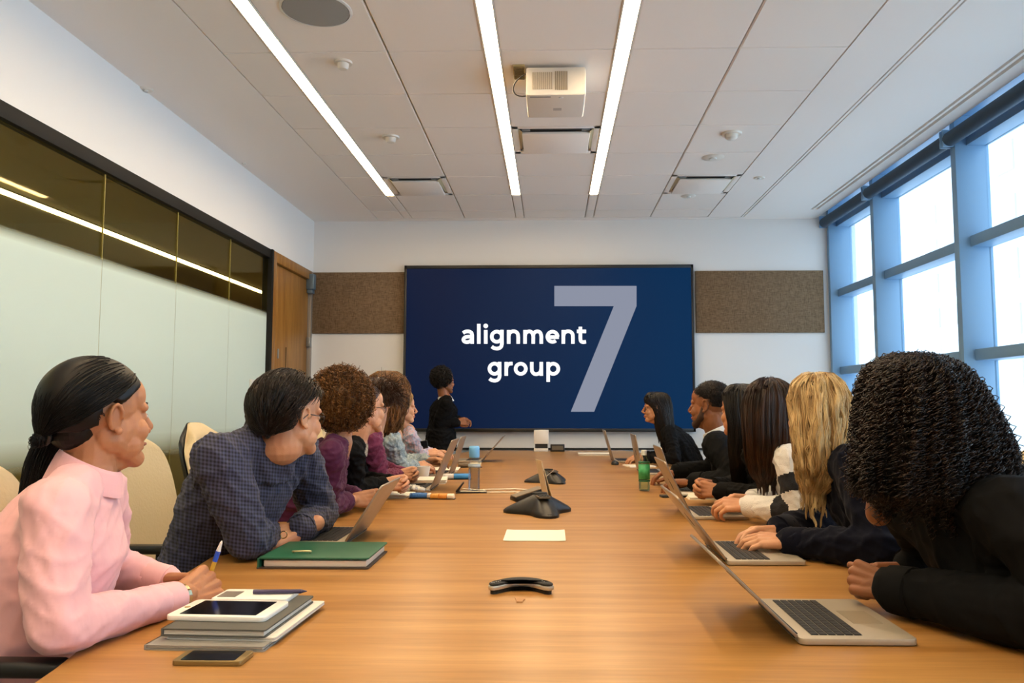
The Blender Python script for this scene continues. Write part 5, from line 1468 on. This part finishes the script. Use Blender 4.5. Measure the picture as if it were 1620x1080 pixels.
# ---------------------------------------------------------------- woman in purple with curly brown hair
purple = mat('blouse_purple', '#4c1a3a', .7, spec=.2, sheen=.08, bump=(24, .3))
P = person('woman in a purple blouse with a round mass of curly brown hair', at(535, 700, 3.28), (.95, .2), (-1.16, 3.30, .52), at(545, 636, 3.30), (.15, .98), (
    (V3(-1.0, 3.62, .80), at(558, 791, 3.42) + V3(.015, .115, 0), (.9, -.42, .05), (.35, .9, .35), 1, dict(curl=(.6, .7, .4), thumb=(.3, .3))),
    (V3(-.905, 3.18, .80), at(558, 791, 3.42), (.9, .36, .06), (.42, -.85, .35), -1, dict(curl=(.7, .8, .4), thumb=(.3, .3)))),
    SK_olive, purple, M_trous, hs=1.0, sw=.165, sleeve=(.060, .058, .052, .048, .040), wr=(.003, 42), seed=12, sleeve_end=.72, bust=1.1)
PC = P
M_hC = hair_mat('hair_curly_brown', '#37220f', '#86592c', .5, .3)
afro(P, (0, -.035, .012), (.132, .130, .138), 2600, M_hC, .0017, seed=13)

# ---------------------------------------------------------------- woman in black jacket with glasses
blackj = mat('jacket_black', '#0a0a0b', .85, spec=.15, bump=(26, .3)); 
P = person('woman in a black jacket and thin glasses with tied-back brown hair', at(562, 700, 3.82), (.95, .25), (-1.18, 3.86, .52), at(577, 647, 3.84), (.62, .78), (
    (V3(-1.0, 4.16, .80), at(607, 766, 3.86) + V3(.01, .115, 0), (.9, -.42, .05), (.35, .9, .35), 1, dict(curl=(.6, .7, .4), thumb=(.3, .3))),
    (V3(-.93, 3.74, .80), at(607, 766, 3.86), (.9, .36, .06), (.42, -.85, .35), -1, dict(curl=(.7, .8, .4), thumb=(.3, .3)))),
    SK_fair, blackj, M_trous, hs=1.02, sw=.165, wr=(.003, 40), seed=15, top_name='jacket', sleeve=(.060, .056, .050, .046, .036))
PD = P
collar(P, mat('blouse_patterned', '#cfc4ac', .6, var=(120, '#4a4436')), height=.03, rad=.060, drop=.06)
W, G = hair_strands(P['C'], P['R'], P['hs'], 900, .16, (.004, .012), 18, toward=(0, -.10, .075), jitter=.02, crown=(0, .6, .8), hairline=(-.5, .10, .48), lenvar=.05, seed=16)
cap_hair(P, W, HBr, .0014, .008, top=.012)
bun = MB().ell(P['L'](0, -.105, .085), (.042, .036, .042), P['R'], 20, 12).mesh(); wrinkle(bun, .003, 90, 2); put(bun, 'hair_bun', HBr, P['root'])
glasses(P, mat('glasses_thin', '#3a2c20', .3, metal=.5))

# ---------------------------------------------------------------- person in magenta
mag = mat('shirt_magenta', '#72304c', .85, spec=.2, sheen=.1, bump=(30, .4))
P = person('person in a magenta knit top with dark brown hair, head turned left', at(590, 688, 4.30), (.95, .25), (-1.2, 4.42, .52), at(595, 636, 4.33), (-.62, .78), (
    (V3(-1.02, 4.72, .82), at(628, 752, 4.50) + V3(.01, .115, 0), (.9, -.42, .1), (.35, .9, .35), 1, dict(curl=(.6, .7, .4), thumb=(.3, .3))),
    (V3(-.915, 4.22, .805), at(628, 752, 4.50), (.9, .36, .12), (.42, -.85, .35), -1, dict(curl=(.7, .8, .4), thumb=(.3, .3)))),
    SK_fair, mag, M_trous, hs=.98, sw=.165, wr=(.004, 45), seed=18, sleeve=(.060, .058, .052, .048, .038))
PE = P
W, G = hair_strands(P['C'], P['R'], P['hs'], 900, .11, (.010, .026), 14, grav=.12, jitter=.1, crown=(0, .5, .9), hairline=(-.58, .12, .46), seed=19, wave=(.003, 60))
cap_hair(P, W, HBr, .0018, .012, top=.024, back=.018)

# ---------------------------------------------------------------- person in denim jacket with long brown waves
M_den = mat('denim_light', '#72858f', .85, var=(34, '#a9b3b2'), bump=(50, .6))
P = person('person in a light denim jacket with long wavy brown hair falling over it', at(622, 690, 4.90), (.95, .2), (-1.18, 5.0, .52), at(614, 630, 4.86), (.12, .98), (
    (V3(-1.0, 5.28, .82), at(672, 728, 5.30), (.9, 0, .1), (0, .2, 1), -1, dict(curl=(.4, .5, .4))),
    (V3(-.93, 4.86, .81), at(654, 738, 5.06), (.85, .4, .1), (.2, -.5, .8), 1, dict(curl=(.5, .6, .4)))),
    SK_fair, M_den, M_jean, hs=1.06, sw=.17, wr=(.005, 40), seed=22, top_name='denim_jacket', sleeve=(.066, .062, .056, .052, .042), bulk=1.1)
PF = P
M_hF = hair_mat('hair_wavy_brown', '#3c2412', '#8a6034', .45, .35)
shell_hair(P, [(.160, .01, .03, -.02), (.155, .055, .06, -.08), (.125, .095, .085, -.125), (.06, .125, .08, -.14), (0, .135, .03, -.145), (-.08, .130, .01, -.145), (-.16, .115, .0, -.14), (-.22, .075, -.02, -.12)],
           1300, M_hF, .0024, wave=(.009, 22), steps=22, seed=23, lump=.14, ragged=.06, fly=.12, shift=(-.03, -.02))

# ---------------------------------------------------------------- small blonde person
M_pat = mat('blouse_pink_blue', '#c9a3a8', .8, var=(60, '#7f97ac'))
P = person('blonde person in a pale pink and blue patterned blouse, last in the left row', at(645, 682, 5.62), (.9, .35), (-1.16, 5.72, .52), at(637, 646, 5.55), (.92, .40), (
    (V3(-.93, 5.98, .84), at(684, 716, 5.95), (.95, 0, .1), (0, .2, 1), -1, dict(curl=(.4, .5, .4))),
    (V3(-.92, 5.56, .84), at(672, 718, 5.72), (.9, .2, .15), (.2, -.5, .8), 1, dict(curl=(.5, .6, .4)))),
    SK_fair, M_pat, M_jean, hs=.90, sw=.15, wr=(.004, 45), seed=26, s=.92)
PG = P
M_hG = hair_mat('hair_dark_blonde', '#6a4a26', '#b08c54', .45, .4)
shell_hair(P, [(.135, .01, .03, -.02), (.128, .05, .06, -.08), (.09, .085, .078, -.115), (.03, .100, .055, -.125), (-.02, .105, .02, -.125), (-.09, .105, .01, -.125), (-.16, .085, -.0, -.12)],
           900, M_hG, .0026, wave=(.007, 20), steps=18, seed=27, lump=.14, ragged=.07)
ph = tag(empty('mobile_phone', tuple(at(665, 704, 5.86)), .3), 'black mobile phone held up by the blonde person at the end of the left row', 'phone')
MB().box(-.055, .055, -.005, .005, -.03, .03, Matrix.Rotation(-.15, 4, 'Y')).build('case', M_black, ph, bevel=.003); MB().box(-.05, .05, -.0065, -.005, -.026, .026, Matrix.Rotation(-.15, 4, 'Y')).build('glass', M_scrn, ph)

# ---------------------------------------------------------------- presenter
navyb = mat('blazer_black', '#08080a', .85, spec=.15, bump=(24, .25))
hipS = at(697, 696, 7.62); hipS.z = .90
wS = at(722, 668, 7.52)
P = person('woman presenter in a black blazer and jeans standing beside the screen, short black afro', at(704, 631, 7.60), (.95, .25), hipS, at(703, 604, 7.60), (.72, .69), (
    (hipS + V3(.02, .24, .16), at(724, 664, 7.76), (.8, -.2, .1), (.2, .2, .9), -1, dict(curl=(.6, .7, .5))),
    (hipS + V3(.00, -.15, .13), wS, (.85, .4, .1), (.4, -.8, .4), 1, dict(curl=(.7, .8, .5)))),
    SK_brown, navyb, M_jean, hs=.98, s=1.10, sw=.160, stand=True, seed=30, top_name='blazer', wr=(.003, 30), skirt=.12, sleeve=(.060, .056, .050, .046, .040))
PS = P
collar(P, mat('shirt_white', '#e8e6e2', .7), height=.028, rad=.058, drop=.05)
afro(P, (0, -.040, .045), (.100, .108, .110), 1500, HB, .0024, seed=31, curl_r=.007)

# ================================================================ RIGHT ROW
# woman with black hair and glasses
P = person('woman in a black blazer with black shoulder-length hair and glasses, in left profile', at(1052, 675, 6.25), (-.95, .1), (1.16, 6.2, .52), at(1038, 646, 6.22), (-.99, .10), (
    (V3(.93, 5.98, .80), V3(.72, 6.12, .79), (-.9, .1, 0), (0, 0, 1), 1, dict(curl=(.4, .5, .4))),
    (V3(.93, 6.44, .80), V3(.74, 6.36, .79), (-.9, -.1, 0), (0, 0, 1), -1, dict(curl=(.4, .5, .4)))),
    SK_olive, navyb, M_trous, hs=.96, sw=.165, seed=33, top_name='blazer', wr=(.003, 36))
shell_hair(P, [(.135, .01, .03, -.02), (.128, .05, .065, -.08), (.09, .085, .092, -.115), (.045, .095, .090, -.125), (.02, .098, .045, -.13), (-.05, .098, .02, -.135), (-.13, .10, .01, -.145), (-.24, .09, -.02, -.16)],
           1000, HB, .0020, wave=(.003, 8), steps=18, seed=34, lump=.10, ragged=.06)
glasses(P, MATS['glasses_tortoise'])

# man in black suit
suit = mat('suit_black', '#07080a', .85, spec=.15, bump=(20, .2))
P = person('man in a black suit and white shirt collar with short cropped black hair', at(1137, 690, 4.42), (-.88, .35), (1.18, 4.32, .54), at(1122, 642, 4.40), (-.80, .60), (
    (V3(.95, 4.02, .82), V3(.74, 4.16, .80), (-.9, .2, 0), (0, 0, 1), 1, dict(curl=(.4, .5, .4))),
    (V3(.93, 4.66, .82), at(1072, 746, 4.62), (-.95, .05, -.1), (0, 0, 1), -1, dict(curl=(.5, .6, .4)))),
    SK_brown, suit, M_trous, hs=1.08, fem=False, sw=.20, chest=1.12, bulk=1.12, seed=36, top_name='suit_jacket', sleeve=(.074, .066, .060, .056, .046), wr=(.0022, 26), s=1.04)
collar(P, MATS['shirt_white'], height=.050, rad=.080, drop=.045)
W, G = hair_strands(P['C'], P['R'], P['hs'], 2200, .020, (.002, .010), 8, grav=.05, out=.9, jitter=.3, crown=(0, .5, .8), hairline=(-.35, .12, .40), seed=37)
cap_hair(P, W, hair_mat('hair_cropped', '#0c0806', '#1f140d', .6, .3), .0013, .003, top=.014, hl=[(-1, -.50), (-.3, -.40), (-.2, .05), (.1, .06), (.5, .30), (.85, .42), (1, .5)])
bd = MB()
for q in (-1, 1): bd.chain([P['L'](q * .058, .004, -.012), P['L'](q * .052, .012, -.050), P['L'](q * .020, .066, -.092)], [.014 * P['hs'], .0215 * P['hs'], .0222 * P['hs']], 12)
bd.ell(P['L'](0, .076, -.096), .021 * P['hs'], P['R']).ell(P['L'](0, .094, -.052), (.016, .006, .004), P['R'])
put(remesh(bd, .004, 2), 'beard', mat('beard_dark', '#3a2317', .8), P['root'])

# woman with straight black hair, mostly hidden
P = person('woman in black with straight black hair, partly hidden behind the long brown hair', at(1185, 704, 3.78), (-.92, .2), (1.18, 3.66, .52), at(1172, 652, 3.76), (-.55, .83), (
    (V3(.98, 3.46, .80), at(1140, 777, 3.66), (-.9, .36, .08), (-.42, -.85, .35), 1, dict(curl=(.7, .8, .4), thumb=(.3, .3))),
    (V3(.99, 3.98, .80), at(1140, 777, 3.66) + V3(-.01, .115, .01), (-.9, -.42, .08), (-.35, .9, .35), -1, dict(curl=(.6, .7, .4), thumb=(.3, .3)))),
    SK_tan, blackj, M_trous, hs=1.0, sw=.165, seed=39, top_name='sweater', wr=(.003, 36), sleeve=(.060, .058, .054, .050, .040))
shell_hair(P, [(.135, .01, .03, -.02), (.128, .05, .06, -.08), (.09, .085, .085, -.115), (.03, .10, .06, -.12), (-.05, .10, .03, -.12), (-.15, .095, .03, -.10), (-.25, .08, .03, -.08), (-.33, .05, .04, -.05)],
           1000, HB, .0016, wave=(.002, 6), steps=20, seed=40, lump=.10, ragged=.05)

# woman with long brown hair and a striped sweater
stripe_w = mat('knit_white', '#dcdad6', .85, bump=(260, .3)); stripe_n = mat('knit_black', '#0e0f16', .85, bump=(260, .3))
eN, wN = V3(.925, 2.98, .805), at(1183, 800, 3.16)
P = person('woman with long straight brown hair in a white and black striped sweater', at(1228, 708, 3.22), (-.92, .1), (1.18, 3.02, .52), at(1216, 655, 3.20), (-.12, .99), (
    (eN, wN, (-.95, .2, .05), (.1, -.55, .8), 1, dict(curl=(.6, .7, .5), thumb=(.4, .2), vox=.003)),
    (V3(.99, 3.44, .80), at(1190, 790, 3.34), (-.95, -.1, .1), (0, .3, .9), -1, dict(curl=(.5, .6, .5), thumb=(.4, .2)))),
    SK_fair, [stripe_w, stripe_n], M_trous, hs=1.02, sw=.170, seed=42, top_name='sweater', wr=(.002, 34), sleeve=(.062, .062, .058, .052, .040))
me = P['top'].data; cs = np.empty(len(me.polygons) * 3, np.float32); me.polygons.foreach_get('center', cs); cs = cs.reshape(-1, 3)
idx = np.zeros(len(cs), np.int32)
for si, (e, w) in enumerate(((eN, wN), (V3(.99, 3.44, .80), at(1190, 790, 3.34)))):
    S0 = np.array(P['shs'][si]); E = np.array(e); Wn = np.array(w)
    def prm(a, b):
        ab = b - a; t = np.clip(((cs - a) @ ab) / (ab @ ab), -.3, 1.3); return t, np.linalg.norm(cs - a - np.clip(t, 0, 1)[:, None] * ab, axis=1)
    t1, d1 = prm(S0, E); t2, d2 = prm(E, Wn); up_ = d1 < d2; arm = np.minimum(d1, d2) < .078
    t = np.where(up_, t1, 1 + t2)
    st = ((t > .28) & (t < .62)) | ((t > 1.10) & (t < 1.42))
    idx[arm & st] = 1
tz = cs[:, 2]; far_from = np.ones(len(cs), bool)
idx[(idx == 0) & (((tz > .86) & (tz < .94)) | ((tz > .66) & (tz < .74))) & (cs[:, 0] > 1.0)] = 1
me.polygons.foreach_set('material_index', idx); me.update()
M_hK = hair_mat('hair_long_brown', '#160b06', '#3f2412', .34, .5)
shell_hair(P, [(.136, .01, .03, -.02), (.130, .045, .05, -.07), (.105, .078, .08, -.105), (.05, .098, .085, -.125), (-.02, .106, .05, -.13), (-.10, .105, .03, -.13), (-.17, .095, .03, -.11), (-.23, .070, .03, -.08), (-.27, .035, .03, -.05)],
           2400, M_hK, .0012, wave=(.003, 5), steps=18, seed=43, lump=.10, lumps=14, ragged=.07, wander=.06, shift=(-.015, 0), clumps=170, clump_r=.004, depth=(.88, 1.02), base_k=.88)

# blonde woman
navy = mat('sweater_navy', '#090c1a', .9, spec=.1, bump=(24, .25), sheen=.05)
P = person('woman with wavy blonde hair in a dark navy sweater typing on a laptop', at(1312, 712, 2.62), (-.95, .05), (1.16, 2.36, .52), at(1292, 655, 2.60), (-.35, .93), (
    (V3(.925, 2.26, .80), at(1250, 857, 2.46), (-.93, .30, .02), (.05, -.35, .9), 1, dict(curl=(.32, .5, .35), thumb=(.5, .2), vox=.0028)),
    (V3(.99, 2.86, .80), at(1232, 838, 2.64), (-.95, -.15, .02), (0, .2, .9), -1, dict(curl=(.35, .5, .4), thumb=(.5, .2)))),
    SK_fair, navy, M_trous, hs=1.0, sw=.175, seed=45, top_name='sweater', wr=(.003, 28), sleeve=(.068, .066, .060, .054, .042), bulk=1.08)
M_hL = hair_mat('hair_blonde', '#9c7a4c', '#e2c792', .5, .35, 40)
shell_hair(P, [(.130, .01, .03, -.02), (.126, .045, .05, -.07), (.100, .078, .08, -.105), (.05, .098, .08, -.125), (-.02, .104, .05, -.13), (-.10, .100, .03, -.13), (-.17, .085, .03, -.12), (-.22, .055, .03, -.09), (-.25, .03, .03, -.05)],
           2300, M_hL, .0013, wave=(.0075, 20), steps=26, seed=46, lump=.13, lumps=14, ragged=.12, wander=.12, fly=.0, shift=(-.03, .0), clumps=230, clump_r=.0028, depth=(.78, 1.0), base_k=.78)

# woman with big black curls, nearest on the right
def chest_skin(mb, N, fwd, up, right):
    mb.cap(at(1402, 735, 1.80), at(1390, 812, 1.79), .034, .028, 14); mb.cap(N + up * .02, at(1402, 735, 1.80), .05, .034, 14)
P = person('woman with a large mass of black curls in a black jacket, nearest on the right', at(1482, 760, 1.80), (-.98, -.12), (1.16, 1.62, .52), at(1436, 678, 1.84), (-.30, .95), (
    (V3(.98, 1.40, .815), at(1415, 932, 1.78), (-.75, .62, .18), (-.35, -.75, .45), 1, dict(curl=(1.25, 1.3, .7), thumb=(.25, .1), vox=.0024, hsz=1.0)),
    (V3(1.02, 2.10, .80), at(1440, 900, 2.05), (-.9, .1, 0), (0, .3, .9), -1, dict(curl=(.8, .8, .5)))),
    SK_brown, suit, M_trous, hs=1.04, sw=.19, seed=48, top_name='jacket', wr=(.0025, 22), sleeve=(.082, .078, .070, .064, .048), bulk=1.15, chest=1.1, neck_open=chest_skin, shoulders_drop=.06)
M_hM = hair_mat('hair_black_curls', '#080504', '#2a1a10', .38, .4)
shell_hair(P, [(.155, .01, .03, -.03), (.150, .045, .05, -.08), (.130, .082, .075, -.125), (.09, .110, .085, -.155), (.03, .137, .065, -.175), (-.04, .160, .04, -.185), (-.09, .176, .03, -.185), (-.125, .178, .02, -.18), (-.15, .13, .0, -.15)],
           2300, M_hM, .0013, curl=(.0075, .024, 84), wave=(.006, 9), steps=16, seed=49, lump=.10, lumps=16, ragged=.06, wander=.12, fly=.10, depth=(.88, 1.06), base_k=.90, clumps=520, clump_r=.0035)
